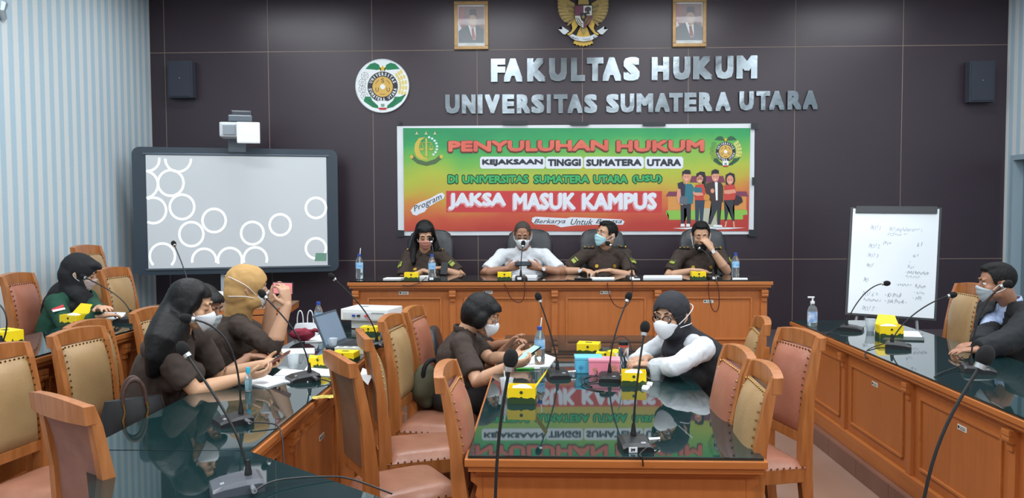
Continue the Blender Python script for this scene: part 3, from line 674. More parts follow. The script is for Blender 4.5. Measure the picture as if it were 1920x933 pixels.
for s_, x0, x1 in (('KEJAKSAAN', 904, 1018), ('TINGGI', 1027, 1089), ('SUMATERA', 1099, 1203), ('UTARA', 1213, 1277)):
    wtext('lettering', s_, INK, (x0, 297.5, x1, 311.5), T(1), t, bold=1.0)
    flat('lettering_border', [(x0-4, 297), (x0-1, 293.5), (x1+1, 293.5), (x1+4, 297), (x1+4, 312), (x1+1, 316), (x0-1, 316), (x0-4, 312)], SW, T(0), t)
for s_, x0, x1 in (('DI', 840, 858), ('UNIVERSITAS', 867, 991), ('SUMATERA', 1001, 1105), ('UTARA', 1113, 1177), ('(USU)', 1186, 1241)):
    wtext('lettering_border', s_, pm('deep_green', '173a24'), (x0-1.6, 326, x1+1.6, 345.5), T(0), t, bold=2.5); wtext('lettering', s_, pm('bright_green', '3aa860'), (x0, 328, x1, 343.5), T(1), t, bold=.95)
flat('red_bar', [(836.5, 357.5), (1241, 358), (1240.5, 398), (837, 397.5)], pm('bar_red', 'c23a3c'), T(-.5), t)
for s_, x0, x1 in (('JAKSA', 841, 949), ('MASUK', 962, 1080), ('KAMPUS', 1091, 1232)):
    wtext('lettering', s_, pm('bar_pink', 'dd8c92'), (x0-2, 363, x1-2, 396.5), T(.6), t, bold=2.2); wtext('lettering', s_, SW, (x0, 360.5, x1, 393.5), T(1.4), t, bold=2.0)
flat('script_border', [(770, 394), (778, 384), (790, 378), (806, 372), (822, 363), (830, 361), (834, 366), (832, 372), (820, 378), (803, 388), (796, 397), (786, 401), (781, 404), (774, 402)], SW, T(0), t)
wtext('script', 'Program', INK, (773, 374, 831, 388), T(1), t, shear=.35, rot=R(25))
flat('script_border', [(998, 408), (1004, 406), (1062, 409), (1070, 407), (1100, 408), (1165, 411), (1171, 415), (1168, 421), (1120, 421), (1080, 422), (1052, 426), (1040, 421), (1002, 420), (997, 415)], SW, T(0), t)
for s_, x0, x1 in (('Berkarya', 1001, 1060), ('Untuk', 1070, 1112), ('Bangsa', 1117, 1166)): wtext('script', s_, INK, (x0, 410, x1, 421), T(1), t, shear=.4)
emblem(1360.5, 283.5, 32, T(-1), t, .001, dark='2c5a3e')
# adhyaksa emblem: sickle of rice, sword and scales, beads, ribbon, three stars
gy, gd = pm('gold_yellow', 'c9b04a'), pm('gold_dark', '7d6a26')
for x in (210, 280, 348): flat('star', [(x, 105), (x+6, 122), (x+16, 130), (x, 127), (x-16, 130), (x-6, 122)], pm('star_cream', 'd8cfa0'), T(0), t, Z7)
flat('sickle', [(275, 148), (225, 158), (195, 200), (190, 250), (205, 295), (240, 320), (300, 318), (260, 300), (235, 270), (225, 220), (240, 175)], gy, T(0), t, Z7)
flat('sword', [(275, 165), (281, 152), (287, 165), (288, 290), (281, 305), (274, 290)], gy, T(1), t, Z7)
lines('scales', [[(235, 192), (325, 192)], [(245, 192), (232, 238)], [(245, 192), (262, 238)], [(318, 192), (304, 238)], [(318, 192), (332, 238)], [(262, 290), (300, 290)]], gy, T(2), t, Z7, .8)
for x in (247, 318): flat('scale_pan', [(x-18, 236), (x+18, 236), (x+8, 250), (x-8, 250)], gy, T(2), t, Z7)
for k in range(8):
    q = (275+88*math.sin(R(18+k*17)), 225-78*math.cos(R(18+k*17))); flat('bead', elp(q[0], q[1], 10, 9, 8), pm('bead_white', 'cfdce0'), T(1), t, Z7)
flat('ribbon', [(155, 285), (180, 280), (215, 318), (280, 338), (345, 318), (385, 285), (405, 285), (398, 315), (350, 352), (282, 368), (215, 352), (165, 312)], pm('ribbon_dark', '4d6642'), T(.5), t, Z7)
for x in (170, 395): flat('ribbon_scroll', elp(x, 298, 14, 16, 8), gy, T(1.5), t, Z7)
# four cartoon students in front of a small building
pur, orr = pm('purple_roof', '7a3a52'), pm('pale_orange', 'cf8f4a'); lime = pm('lime', '86b84c')
flat('lawn', [(725, 706), (1340, 702), (1345, 738), (1310, 742), (1310, 775), (748, 778), (746, 742), (725, 738)], lime, T(-.4), t, Z8)
flat('building', [(740, 600), (1335, 600), (1335, 700), (740, 705)], orr, T(-.7), t, Z8)
for p_ in ([(722, 600), (745, 563), (815, 563), (815, 600)], [(1250, 600), (1262, 562), (1335, 562), (1352, 600)], [(905, 495), (920, 445), (1160, 445), (1175, 495)]): flat('roof', p_, pur, T(0), t, Z8)
flat('path', [(1010, 690), (1085, 690), (1125, 835), (950, 835)], pm('pale_path', 'b3b3a0'), T(0), t, Z8)
flat('floor_shadow', [(775, 842), (950, 832), (1330, 838), (1210, 848), (980, 856)], pm('white', 'e3e8ea'), T(.3), t, Z8)
sk = pm('cartoon_skin', 'd9947c'); hb = pm('cartoon_hair', '26242c'); dk = pm('cartoon_trousers', '33343c'); te = pm('teal', '2c6f80'); rd = pm('cartoon_red', 'bf4238')
def fig(parts):
    for i, (n, M_, p_) in enumerate(parts): flat(n, p_, M_, T(1+i*.5), t, Z8, .0007)
fig([('figure_legs', dk, [(835, 650), (915, 650), (912, 810), (885, 810), (880, 690), (862, 690), (862, 810), (838, 810)]), ('figure_top', te, [(840, 505), (920, 505), (938, 535), (930, 655), (835, 660), (825, 540)]), ('figure_bag', pm('bag_dark', '2f2c40'), [(812, 500), (850, 486), (872, 520), (868, 595), (845, 600), (820, 545)]),
     ('figure_arm', sk, [(812, 540), (835, 545), (840, 610), (870, 640), (850, 668), (815, 650), (806, 600)]), ('figure_laptop', pm('laptop_grey', '5c6670'), [(832, 600), (892, 605), (885, 665), (828, 655)]), ('figure_neck', sk, elp(880, 490, 12, 18, 8)), ('figure_face', sk, elp(881, 452, 31, 38, 14)), ('figure_hair', hb, [(850, 455), (848, 412), (875, 396), (908, 400), (914, 425), (908, 432), (860, 430)]), ('figure_shoe', pm('white', 'e3e8ea'), [(838, 808), (865, 808), (868, 830), (835, 830)]), ('figure_shoe', pm('white', 'e3e8ea'), [(880, 808), (906, 808), (908, 830), (878, 830)])])
fig([('figure_legs', pm('cartoon_navy', '2f3f52'), [(945, 625), (1020, 625), (1005, 790), (982, 790), (980, 680), (972, 790), (948, 790)]), ('figure_hair', hb, [(955, 470), (955, 430), (985, 410), (1020, 415), (1030, 460), (1024, 540), (1005, 530), (1010, 470)]), ('figure_top', rd, [(950, 512), (1010, 505), (1025, 560), (1018, 630), (945, 628), (940, 545)]), ('figure_book', te, [(940, 530), (998, 535), (995, 590), (942, 585)]), ('figure_arm', sk, [(930, 560), (945, 570), (1000, 572), (1010, 592), (960, 596), (932, 585)]), ('figure_face', sk, elp(981, 465, 27, 36, 14)), ('figure_fringe', hb, [(955, 455), (960, 422), (1000, 415), (1008, 450), (985, 435)])])
lines('figure_glasses', [elp(968, 460, 12, 12, 10)+[(980, 460)], elp(997, 460, 12, 12, 10)], hb, T(4.5), t, Z8, .6)
fig([('figure_legs', dk, [(1070, 630), (1150, 630), (1140, 700), (1135, 815), (1115, 815), (1112, 700), (1065, 815), (1045, 810), (1070, 720)]), ('figure_top', pm('cartoon_brown', '40302e'), [(1030, 500), (1080, 490), (1140, 492), (1160, 520), (1160, 645), (1065, 640), (1020, 560)]), ('figure_shirt', pm('white', 'e3e8ea'), [(1096, 492), (1118, 492), (1118, 630), (1104, 630)]), ('figure_bag', pm('bag_orange', 'c98a3a'), elp(1034, 608, 24, 26, 10)), ('figure_hand', sk, elp(1078, 558, 15, 18, 8)), ('figure_face', sk, elp(1100, 450, 28, 40, 14)), ('figure_hair', hb, [(1070, 440), (1072, 405), (1100, 392), (1126, 402), (1128, 428), (1085, 428)]), ('figure_shoe', pm('white', 'e3e8ea'), [(1085, 815), (1150, 818), (1155, 834), (1085, 834)])])
fig([('figure_legs', dk, [(1165, 625), (1245, 610), (1232, 700), (1245, 785), (1232, 790), (1205, 690), (1185, 790), (1172, 785)]), ('figure_hair', hb, [(1175, 470), (1180, 435), (1212, 418), (1246, 430), (1252, 480), (1240, 515), (1180, 510)]), ('figure_top', rd, [(1168, 515), (1245, 510), (1258, 560), (1248, 625), (1165, 630)]), ('figure_arm', sk, [(1165, 555), (1250, 545), (1258, 572), (1200, 582), (1168, 578)]), ('figure_bag', pm('bag_dark2', '33262e'), [(1258, 590), (1300, 605), (1310, 640), (1270, 668), (1235, 665)]), ('figure_face', sk, elp(1212, 475, 26, 36, 14)), ('figure_foot', sk, [(1178, 788), (1190, 788), (1182, 835), (1168, 835)]), ('figure_foot', sk, [(1232, 788), (1244, 788), (1250, 835), (1236, 835)])])
for cx_, cy_ in ((881, 455), (981, 468), (1100, 455), (1212, 478)):
    for s in (-1, 1): flat('figure_eye', elp(cx_+s*11, cy_-6, 3, 4, 6), hb, T(5.2), t, Z8, .0005)
    flat('figure_mouth', [(cx_-10, cy_+13), (cx_+10, cy_+13), (cx_, cy_+20)], pm('white', 'e3e8ea'), T(5.2), t, Z8, .0005)
# tape strips
for i, (x0, y0, x1, y1, lb) in enumerate(((942, 226, 989, 234, 'black tape strip on the banner top, left one'), (1069, 228, 1104, 235, 'black tape strip on the middle of the banner top'), (1205, 229, 1248, 236, 'black tape strip on the banner top, right one'), (1408, 230, 1421, 242, 'black tape at the upper right corner of the banner'), (1410, 332, 1417, 347, 'black tape on the right edge of the banner'), (1404, 430, 1419, 443, 'black tape at the lower right corner of the banner'), (746, 431, 758, 443, 'black tape at the lower left corner of the banner'), (746, 226, 752, 233, 'small tape at the upper left corner of the banner'))):
    o = flat('tape_strip', [(x0, y0), (x1, y0+.5), (x1, y1), (x0, y1)], mat('black_tape', '24272b', .45), BL-.014, None, th=.003); tag(o, lb, 'tape', 'tape holding the banner')
# small crumpled tape on the striped wall
q = at(8, 12, 5.72); t = thing('tape_lump', 'crumpled silvery tape stuck high on the striped wall at the upper left', 'tape', (XL+.004, q.y, q.z))
G().tube([(0.012, 0, .08), (.02, .01, .03), (.02, -.01, -.03), (.012, .03, -.09)], [(.01, .03), (.02, .05), (.018, .04), (.012, .03)], 7, hint=(1, 0, 0)).out('tape_piece', mat('silver_tape', 'b7c4ce', .3, metal=.5), t)
# --- electronic board on its stand, standing askew before the wall
pl, pr = at(250.5, 400, 7.23), at(634, 400, 7.73); pl.z = pr.z = 0
EX = (pr-pl).normalized(); EN = V((EX.y, -EX.x, 0)); rzb = math.atan2(EX.y, EX.x)
def onb(px, py, off=0.):
    d = _f+_r*((px-960)/F_PX)-_u*((py-466.5)/F_PX); o = V((0, 0, CAM_H)); k = (pl+EN*off-o).dot(EN)/d.dot(EN); q = o+d*k-pl
    return V((q.dot(EX), -off, q.z))
t = thing('electronic_board', 'large electronic whiteboard on a stand at the left, showing white rings', 'board', (pl.x, pl.y, 0), rzb)
W_ = (pr-pl).length; zb, zt = onb(253, 516).z, onb(251, 275).z
FRM = mat('dark_slate_frame', '2f3c48', .35)
def rr(x0, x1, z0, z1, r, n=6):
    o = []
    for cx_, cz_, a in ((x1-r, z1-r, 0), (x0+r, z1-r, 90), (x0+r, z0+r, 180), (x1-r, z0+r, 270)):
        for k in range(n+1): o.append(V((cx_+r*math.cos(R(a+90*k/n)), 0, cz_+r*math.sin(R(a+90*k/n)))))
    return o
G().prism([p_+V((0, .06, 0)) for p_ in rr(0, W_, zb, zt, .07)], (0, -.08, 0)).out('frame', FRM, t)
s0, s1, s2, s3 = [onb(*p_, .021) for p_ in ((274, 290), (611, 295), (615, 497), (277.5, 503))]
sx0, sx1, sz0, sz1 = (s0.x+s3.x)/2, (s1.x+s2.x)/2, (s2.z+s3.z)/2, (s0.z+s1.z)/2
SCR = mat('lit_screen', 'b4b9bd', .35, emit=.33); RNG = mat('lit_white_rings', 'eef6f6', .35, emit=.55)
G().box(((sx0+sx1)/2, -.022, (sz0+sz1)/2), (sx1-sx0, .006, sz1-sz0)).out('screen', SCR, t, label='lit grey screen')
for z_ in (sz0-.012, sz1+.012): G().box(((sx0+sx1)/2, -.024, z_), (sx1-sx0+.05, .014, .018), bev=.004).out('inner_rail', mat('steel_rail', '59646e', .3, metal=.6), t)
Z3 = lambda x, y: (240+x/2.745, 200+y/2.745)
for cx_, cy_, r_ in ((103, 272, 58), (258, 268, 66), (84, 400, 70), (220, 392, 66), (130, 533, 66), (278, 515, 63), (443, 585, 60), (326, 655, 62), (640, 650, 58), (783, 607, 54), (967, 520, 52), (967, 728, 52), (177, 768, 65), (392, 792, 62), (525, 788, 62), (655, 783, 60)):
    g = G(); n = 40
    for k in range(n):
        q = []
        for a_, rr_ in ((k, r_+6), (k+1, r_+6), (k+1, r_-6), (k, r_-6)):
            q.append((cx_+rr_*math.cos(2*PI*a_/n), cy_+rr_*math.sin(2*PI*a_/n)))
        mx_, my_ = sum(p_[0] for p_ in q)/4, sum(p_[1] for p_ in q)/4
        if mx_ < 98 or mx_ > 1026 or my_ < 265 or my_ > (812 if mx_ < 300 else 803): continue
        P = [onb(*Z3(*p_), .0255) for p_ in q]; vs = [g.b.verts.new(p_) for p_ in P]; g.b.faces.new(vs)
    g.out('ring_graphic', RNG, t)
P = [onb(*p_, .0256) for p_ in ((592, 474), (612, 474), (612, 489), (590, 489))]; G().prism(P, (0, -.001, 0)).out('screen_icon', mat('icon_green', '6f9a86', .4), t)
for x_ in (onb(417, 540).x, onb(440, 540).x): G().box((x_, .05, (zb+DZ)/2), (.035, .035, zb-DZ+.1)).out('post', mat('grey_post', 'aab2b8', .4), t)
G().box((W_/2, .05, DZ+.3), (.9, .03, .06)).out('crossbar', BLK, t)
for x_ in (onb(417, 540).x-.3, onb(440, 540).x+.3): G().box((x_, .05, DZ+.021), (.06, .5, .04)).out('foot', BLK, t)
px0 = onb(428, 255).x; px1 = onb(461, 255).x
G().box(((px0+px1)/2, .0, zt+.06), (px1-px0, .06, .2), bev=.008).out('projector_arm', mat('grey_arm', '6b7680', .4), t)
a_, b_ = onb(415, 257, .2), onb(487, 231, .2); PJ = mat('projector_shell', 'c9ced2', .35)
G().box(((a_.x+b_.x)/2-.04, -.12, (a_.z+b_.z)/2), (b_.x-a_.x-.06, .3, b_.z-a_.z), bev=.02).out('projector_body', PJ, t)
a_, b_ = onb(444, 268, .32), onb(487, 229, .32)
G().box(((a_.x+b_.x)/2, -.30, (a_.z+b_.z)/2), (b_.x-a_.x, .05, b_.z-a_.z), bev=.014).out('projector_cover', mat('glossy_white_shell', 'f2f4f6', .2), t)
a_, b_ = onb(418, 252, .285), onb(441, 234, .285)
G().box(((a_.x+b_.x)/2, -.275, (a_.z+b_.z)/2), (b_.x-a_.x, .02, b_.z-a_.z), bev=.006).out('control_panel', mat('grey_panel', '8b949c', .4), t)
a_, b_ = onb(430, 229, .1), onb(474, 218, .1)
G().box(((a_.x+b_.x)/2, -.08, (a_.z+b_.z)/2), (b_.x-a_.x, .22, b_.z-a_.z), bev=.01).out('top_tray', mat('smoky_plastic', '59616b', .2), t)
a_, b_ = onb(434, 219, .1), onb(472, 208, .1)
G().box(((a_.x+b_.x)/2, -.07, (a_.z+b_.z)/2), (b_.x-a_.x, .14, b_.z-a_.z), bev=.015).out('lens_hood', mat('dark_hood', '343a44', .25), t)
# --- flip chart whiteboard on its easel
tl, tr, bl, br = at(1599.5, 391, 6.85), at(1761, 392, 6.75), at(1589, 586, 6.62), at(1750.5, 597, 6.52)
ex = (tr-tl).normalized(); ez = (tl-bl).normalized(); en = ex.cross(ez).normalized(); 
if en.y > 0: en = -en
t = thing('flip_chart', 'white flip chart board on an easel with faded handwriting at the right', 'whiteboard', (bl.x, bl.y, 0)); o0 = V((bl.x, bl.y, 0))
def fb(u, v, off=0.): return bl+(br-bl)*u*(1-v)+(tr-tl)*u*v+(tl-bl)*v-o0+en*off
G().prism([fb(-.03, -.018), fb(1.03, -.018), fb(1.03, 1.015), fb(-.03, 1.015)], en*-.022).out('frame', mat('dark_edge', '23262c', .4), t)
G().prism([fb(0, 0, .006), fb(1, 0, .006), fb(1, 1, .006), fb(0, 1, .006)], en*-.008).out('board', mat('enamel_white', 'd2d8dd', .22), t)
G().prism([fb(.03, .955, .022), fb(.97, .955, .022), fb(.97, 1.02, .022), fb(.03, 1.02, .022)], en*-.02).out('clamp_bar', mat('dark_edge', '23262c', .4), t)
ZB = lambda x, y: ((x-712)/500.*1.-.06*(1-(703-y)/606.)*0, 1-(y-100)/612.)
HW = mat('faded_marker', '7d889c', .6); HW2 = mat('dark_marker', '4d5769', .6)
for s_, x0, y0, x1, y1, M_ in (('IKU 1', 820, 200, 880, 225, HW), ('IKU yang belum tercapai', 930, 208, 1120, 238, HW), ('(Close Out)', 922, 240, 1072, 262, HW), ('IKU 2', 815, 308, 880, 332, HW), ('(Prestasi)', 898, 290, 1005, 318, HW), ('- wakdek 1', 1015, 290, 1125, 316, HW2), ('IKU 3', 812, 364, 875, 386, HW), ('(Sistem)', 890, 360, 1000, 386, HW), ('- wakdek 1', 1010, 358, 1105, 376, HW2), ('lulusan', 930, 400, 998, 418, HW), ('Yus', 1035, 392, 1062, 412, HW), ('IKU 5 =', 808, 424, 885, 444, HW2), ('- Penelitian', 915, 432, 1012, 456, HW2), ('Kerjasama', 925, 462, 1000, 482, HW2), ('- Publi Ramadany', 1035, 455, 1170, 478, HW2), ('Widyawati', 1040, 482, 1120, 498, HW), ('Riri', 1045, 425, 1085, 442, HW), ('IKU 4 - kurik', 795, 505, 925, 530, HW2), ('- berkarya =', 985, 528, 1075, 546, HW2), ('Reform', 1095, 530, 1155, 550, HW2), ('- kom', 1090, 566, 1150, 582, HW), ('IKU 6 =', 792, 584, 885, 610, HW), ('- Ks Prodi', 925, 584, 1020, 608, HW2), ('- MK', 1085, 596, 1140, 616, HW), ('kerjasama )', 800, 622, 900, 642, HW2), ('- Sek Prodi -', 925, 620, 1050, 642, HW2), ('IKU 7 :', 795, 668, 880, 692, HW)):
    me = text_mesh(s_, 0, 0, .3, 1); xs_ = [v.co.x for v in me.vertices]; ys_ = [v.co.y for v in me.vertices]; a1, b1, c1, d1_ = min(xs_), max(xs_), min(ys_), max(ys_)
    (u0, v1), (u1, v0) = ZB(x0, y0), ZB(x1, y1)
    for v in me.vertices: v.co = fb(u0+(u1-u0)*(v.co.x-a1)/(b1-a1), v0+(v1-v0)*(v.co.y-c1)/(d1_-c1)+.006*math.sin(v.co.x*5), .0068)
    me.materials.clear(); me.materials.append(M_); link('handwriting', me, t)
g = G().tube([fb(.12, -.02, -.03), V((fb(.05, 0).x, fb(0, 0).y+.0, DZ))], .012).out('easel_leg', mat('pale_leg', 'b8bec2', .3, metal=.5), t)
G().tube([fb(.82, -.02, -.03), V((fb(.86, 0).x, fb(1, 0).y+.04, DZ))], .012).out('easel_leg', mat('pale_leg', 'b8bec2', .3, metal=.5), t)
G().tube([fb(.4, .7, -.03), V((fb(.4, 0).x, fb(0, 0).y+.4, DZ))], .012).out('easel_leg', mat('pale_leg', 'b8bec2', .3, metal=.5), t)
# ------------------------------------------------------------------ microphones
SIL = mat('silver_connector', 'c7c9cb', .25, metal=.9)
def mic(label, base, yaw, head, lean=.75, s=1., cable=True, neck_off=(0, .02), top=BLK, tagtxt=None, bow=None):
    base = V(base); head = V(head); t = thing('gooseneck_microphone', label, 'microphone', tuple(base), yaw)
    inv = Matrix.Rotation(-yaw, 3, 'Z'); h = inv @ (head-base)
    w_, d_, hh = .115*s, .135*s, .036*s
    g = G(); rings = []
    for (y, z) in ((-.5, .55), (-.3, .8), (.15, 1.), (.42, 1.), (.5, .85)):
        rings.append([(-w_/2, y*d_, 0), (w_/2, y*d_, 0), (w_/2, y*d_, z*hh*.7), (w_*.38, y*d_, z*hh), (-w_*.38, y*d_, z*hh), (-w_/2, y*d_, z*hh*.7)])
    g.loft(rings).out('base', top, t)
    G().box((w_*.2, -.3*d_, .75*hh+.0), (.018, .012, .006), rot=Matrix.Rotation(.2, 3, 'X')).out('button', GREYP, t)
    n0 = V((neck_off[0], neck_off[1]+.1*d_, hh*.9)); L = (h-n0).length
    G().lathe([(.011, 0), (.012, .012), (.008, .04), (.006, .055)], n0-V((0, 0, .004)), 12).out('neck_collar', BLK, t)
    hd = (h-n0); 
    p1 = n0+V((0, 0, L*lean)) if bow is None else n0+inv @ V(bow[0])
    p2 = n0+hd*.8+V((0, 0, L*.05)) if bow is None else n0+inv @ V(bow[1])
    P = bez(n0, p1, p2, h, 16); G().tube(P, .0042*max(1, s*.9), 8).out('gooseneck', BLK, t, smooth=True)
    td = (P[-1]-P[-2]).normalized(); q = td.to_track_quat('Z', 'Y').to_matrix()
    G().cyl(h-td*.026, h-td*.014, .0125).out('ring', SIL, t, smooth=True)
    G().ell(h+td*.006, (.0195, .0195, .026), q, 18, 12).out('windscreen', FOAM, t, smooth=True)
    if cable:
        c0 = V((w_/2, .25*d_, hh*.5)); G().cyl(c0, c0+V((.045, 0, .002)), .0085).out('connector', SIL, t, smooth=True)
        if cable is True: pts = bez(c0+V((.045, 0, .002)), c0+V((.09, 0, .01)), c0+V((.12, .06, -.01)), V((c0.x+.1, c0.y+.14, .003)), 12)
        else: pts = [inv @ (V(p_)-base) for p_ in cable]; pts = [c0+V((.045, 0, .002))]+pts
        G().tube(smoothp(pts), .0032, 6).out('cable', BLK, t, smooth=True)
    if tagtxt:
        me = G().box((-.022, -.5*d_-.001, hh*.32), (.032, .002, .02)).out('number_tag', WHT, t)
        text_fit('number', tagtxt, mat('print_ink', '2a2c34', .55), -.031, -.014, hh*.32-.006, hh*.32+.006, -.5*d_-.002, me, th=.0006, bold=.001)
    return t
def smoothp(P, n=6):
    P = [V(p) for p in P]; o = []
    for i in range(len(P)-1):
        a = P[max(i-1, 0)]; b = P[i]; c_ = P[i+1]; d = P[min(i+2, len(P)-1)]
        for k in range(n):
            t = k/n; o.append(.5*((2*b)+(c_-a)*t+(2*a-5*b+4*c_-d)*t*t+(3*b-a-3*c_+d)*t**3))
    return o+[P[-1]]
LB = BLK
mic('grey-based microphone on the angled table in the left foreground', on(444, 916, ZS), R(-62), at(345, 656, 2.42), s=1.12, top=mat('two_tone_base', '4a4d55', .35), cable=[on(520, 900, ZS+.02), on(610, 893, ZS+.01), on(660, 898, ZS+.004), on(735, 925, ZS-.02)], bow=((-.02, 0, .16), (-.12, .02, .26)))
mic('microphone beside the small sanitizer bottle, neck curling over', on(437, 793, ZS), R(-50), at(352, 597, 3.08), s=1.0, cable=[on(515, 795, ZS+.01), on(528, 815, ZS-.02), on(533, 870, ZS-.12)], bow=((.0, .0, .2), (-.02, .0, .38)))
mic('microphone standing before the two seated women in brown uniforms', on(568, 712, ZS), R(-55), at(493, 552, 3.95), s=1.1, lean=.4, cable=[on(615, 714, ZS+.01), on(622, 722, ZS), on(615, 770, ZS-.2), on(640, 836, ZS-.4)])
mic('microphone beside the laptop and white projector', on(697, 650, ZS), R(-60), at(623, 519, 4.85), s=1., lean=.35)
mic('microphone on the outer left table, bent towards the woman in green', on(236, 603, ZO), R(-80), at(157, 519, 5.2), s=1., cable=False, bow=((.0, .0, .12), (-.2, 0, .22)))
mic('microphone with a yellow box at the left edge of the picture', on(-10, 658, ZO), R(-80), at(-60, 570, 4.1), s=1., cable=False, bow=((.08, .0, .15), (.02, 0, .3)))
mic('thin microphone standing against the lit board, at the far table end', on(352, 585, ZO), R(-80), at(326, 457, 5.95), s=1., cable=False, lean=.3)
cyA = [on(1085, 690, ZM+.004), on(1105, 683, ZM+.03), on(1120, 700, ZM+.02), on(1095, 712, ZM+.01), on(1110, 725, ZM+.003)]
mic('middle table microphone with neck leaning left, beside the blue box', on(1047, 706, ZM), R(8), at(1010, 558, 4.25), s=1., lean=.3, cable=[p_ for p_ in cyA])
mic('middle table microphone with neck leaning right, in front of the pink box', on(1143, 712, ZM), R(-6), at(1178, 557, 4.2), s=1., lean=.45, cable=[on(1105, 706, ZM+.02), on(1090, 716, ZM+.012), on(1112, 730, ZM+.004), on(1133, 733, ZM+.003)])
mic('microphone with number tag on the near edge of the middle table', on(1191, 838, ZM), R(4), at(1209, 616, 3.0), s=1., lean=.4, cable=[on(1202, 848, ZM+.015), on(1205, 862, ZM+.0), on(1207, 900, ZM-.12), on(1209, 960, ZM-.35)], tagtxt='39')
mic('tall foreground microphone crossing the left part of the middle table', (-.095, 1.93, ZS), R(0), at(957, 676, 1.95), s=1.1, cable=False, lean=.6)
mic('tall foreground microphone crossing the right table front', (.91, 1.78, ZS), R(-10), at(1845, 671, 1.8), s=1.1, cable=False, lean=.6)
mic('far microphone on the right table, neck bent over before the flip chart', on(1597, 619, ZS), R(60), at(1661, 531, 5.6), s=1.1, cable=[on(1562, 619, ZS+.01), on(1545, 628, ZS+.003), on(1537, 640, ZS-.02)], bow=((.0, 0, .05), (.12, 0, .31)))
mic('microphone behind the open yellow box on the right table', on(1684, 652, ZS), R(65), at(1785, 553, 4.9), s=1.1, cable=[on(1650, 646, ZS+.01), on(1628, 655, ZS+.003), on(1622, 668, ZS-.02), on(1640, 676, ZS-.05)], bow=((.02, 0, .1), (.2, 0, .26)))
mic('microphone on the right table standing before the man in the black jacket', on(1834, 697, ZS), R(70), at(1887, 533, 4.1), s=1.1, cable=[on(1782, 692, ZS+.01), on(1752, 706, ZS+.003), on(1760, 728, ZS-.06), on(1795, 742, ZS-.08)], bow=((-.0, 0, .2), (.06, 0, .38)))
lbs = ['dais microphone before the woman in pink mask', 'dais microphone before the face of the man in white shirt', 'dais microphone with blue light before the man in blue mask', 'dais microphone before the man rubbing his eyes']
for (bx, by, hx, hy), lb in zip(((822, 514, 808, 449), (978, 514, 981, 457), (1176, 512, 1141, 457), (1322, 512, 1308, 462)), lbs):
    b_ = on(bx, 518.5 if bx < 1100 else 516.5, ZD); b_.y = DY+.11
    t = mic(lb, b_, R(5), at(hx, hy, DY+.2), s=.85, cable=False)
    G().box((-.02, -.066, .014), (.034, .004, .02)).out('number_tag', WHT, t)
    if bx == 1176: G().ell(t.matrix_world.inverted() @ (at(1142, 459, DY+.19)) if False else Matrix.Rotation(-R(5), 3, 'Z') @ (at(1143, 459, DY+.195)-b_), .007).out('light', mat('blue_led', '3a55ff', .4, emit=6), t)
CBL = mat('dark_red_cable', '4a1f1a', .4)
for i, (P, lb) in enumerate(((((1182, 512), (1186, 540), (1180, 566), (1166, 577), (1150, 568), (1141, 545), (1139, 530)), 'dark red cable looping down the dais table under the man in blue mask'), (((982, 514), (984, 540), (981, 560), (972, 567), (958, 558), (951, 542), (945, 532)), 'dark red cable looping down the dais table under the man in white shirt'), (((1340, 516), (1347, 540), (1348, 572), (1342, 584), (1334, 575), (1328, 545), (1329, 530)), 'dark red cable loop at the right end of the dais table'), (((800, 519), (785, 530), (768, 535), (755, 534)), 'short dark cable at the left part of the dais table'))):
    pts = [at(*p_, DY-.03+(.02 if j in (0,) else 0)) for j, p_ in enumerate(P)]
    t = thing('cable', lb, 'cable', tuple(pts[0])); G().tube(smoothp([p_-pts[0] for p_ in pts]), .004, 6).out('cord', CBL, t, smooth=True)
for P, Y_, lb in ((((545, 765), (556, 775), (558, 800), (557, 845), (562, 870)), 2.95, 'black cable hanging down the inner left table front, nearer one'), (((78, 662), (84, 680), (84, 730)), 4.0, 'black cable hanging on the outer left table by the left chairs'), (((213, 636), (220, 660), (222, 700), (226, 745)), 4.55, 'black cable hanging on the outer left table beside the second chair')):
    pts = [at(*p_, Y_) for p_ in P]
    if 'inner' in lb: pts = [V((-1.0, 2.95+.03*j, ZS-.09-.08*j-.05*(j > 2))) for j in range(5)]
    t = thing('cable', lb, 'cable', tuple(pts[0])); G().tube(smoothp([p_-pts[0] for p_ in pts]), .0035, 6).out('cord', BLK, t, smooth=True)
# ------------------------------------------------------------------ bottles, cups, boxes, papers
def bottle(label, p, h=.215, straw=False, rz=0):
    t = thing('water_bottle', label, 'bottle', tuple(p), rz); r = .031
    prof = [(.012, 0), (r*.9, .004), (r, .015), (r, .05), (r*.93, .056), (r, .062), (r*.98, h*.62), (r, h*.68), (r*.85, h*.8), (r*.45, h*.9), (.0125, h*.93), (.0125, h)]
    G().lathe(prof, seg=20).out('body', CLEAR, t, smooth=True)
    G().lathe([(.011, .003), (r*.86, .006), (r*.95, .016), (r*.95, h*.5)], seg=20).out('water', WATER, t, smooth=True)
    G().lathe([(r+.0006, h*.44), (r+.0006, h*.68)], seg=20, cap=False).out('label', BLUEL, t, smooth=True)
    if straw: G().tube([(0, 0, h*.5), (.004, 0, h*.9), (.012, 0, h+.055)], .0035, 8).out('straw', WHT, t)
    G().lathe([(.0145, h-.016), (.0145, h+.003), (.012, h+.005)], seg=16).out('cap', BLUEC, t, smooth=True)
    return t
YD = DY+.16
def ond(px, y_=None): q = at(px, 512, y_ or YD); q.z = ZD; return q
bottle('water bottle with straw at the left end of the dais table', ond(674), .21, True)
bottle('water bottle before the woman in pink mask on the dais', ond(810, DY+.08), .21)
bottle('water bottle at the right end of the dais table', ond(1379), .21)
bottle('water bottle behind the plastic bag on the inner left table', on(598, 628, ZS), .235)
bottle('water bottle with straw on the middle table', on(1012, 684, ZM), .225, True)
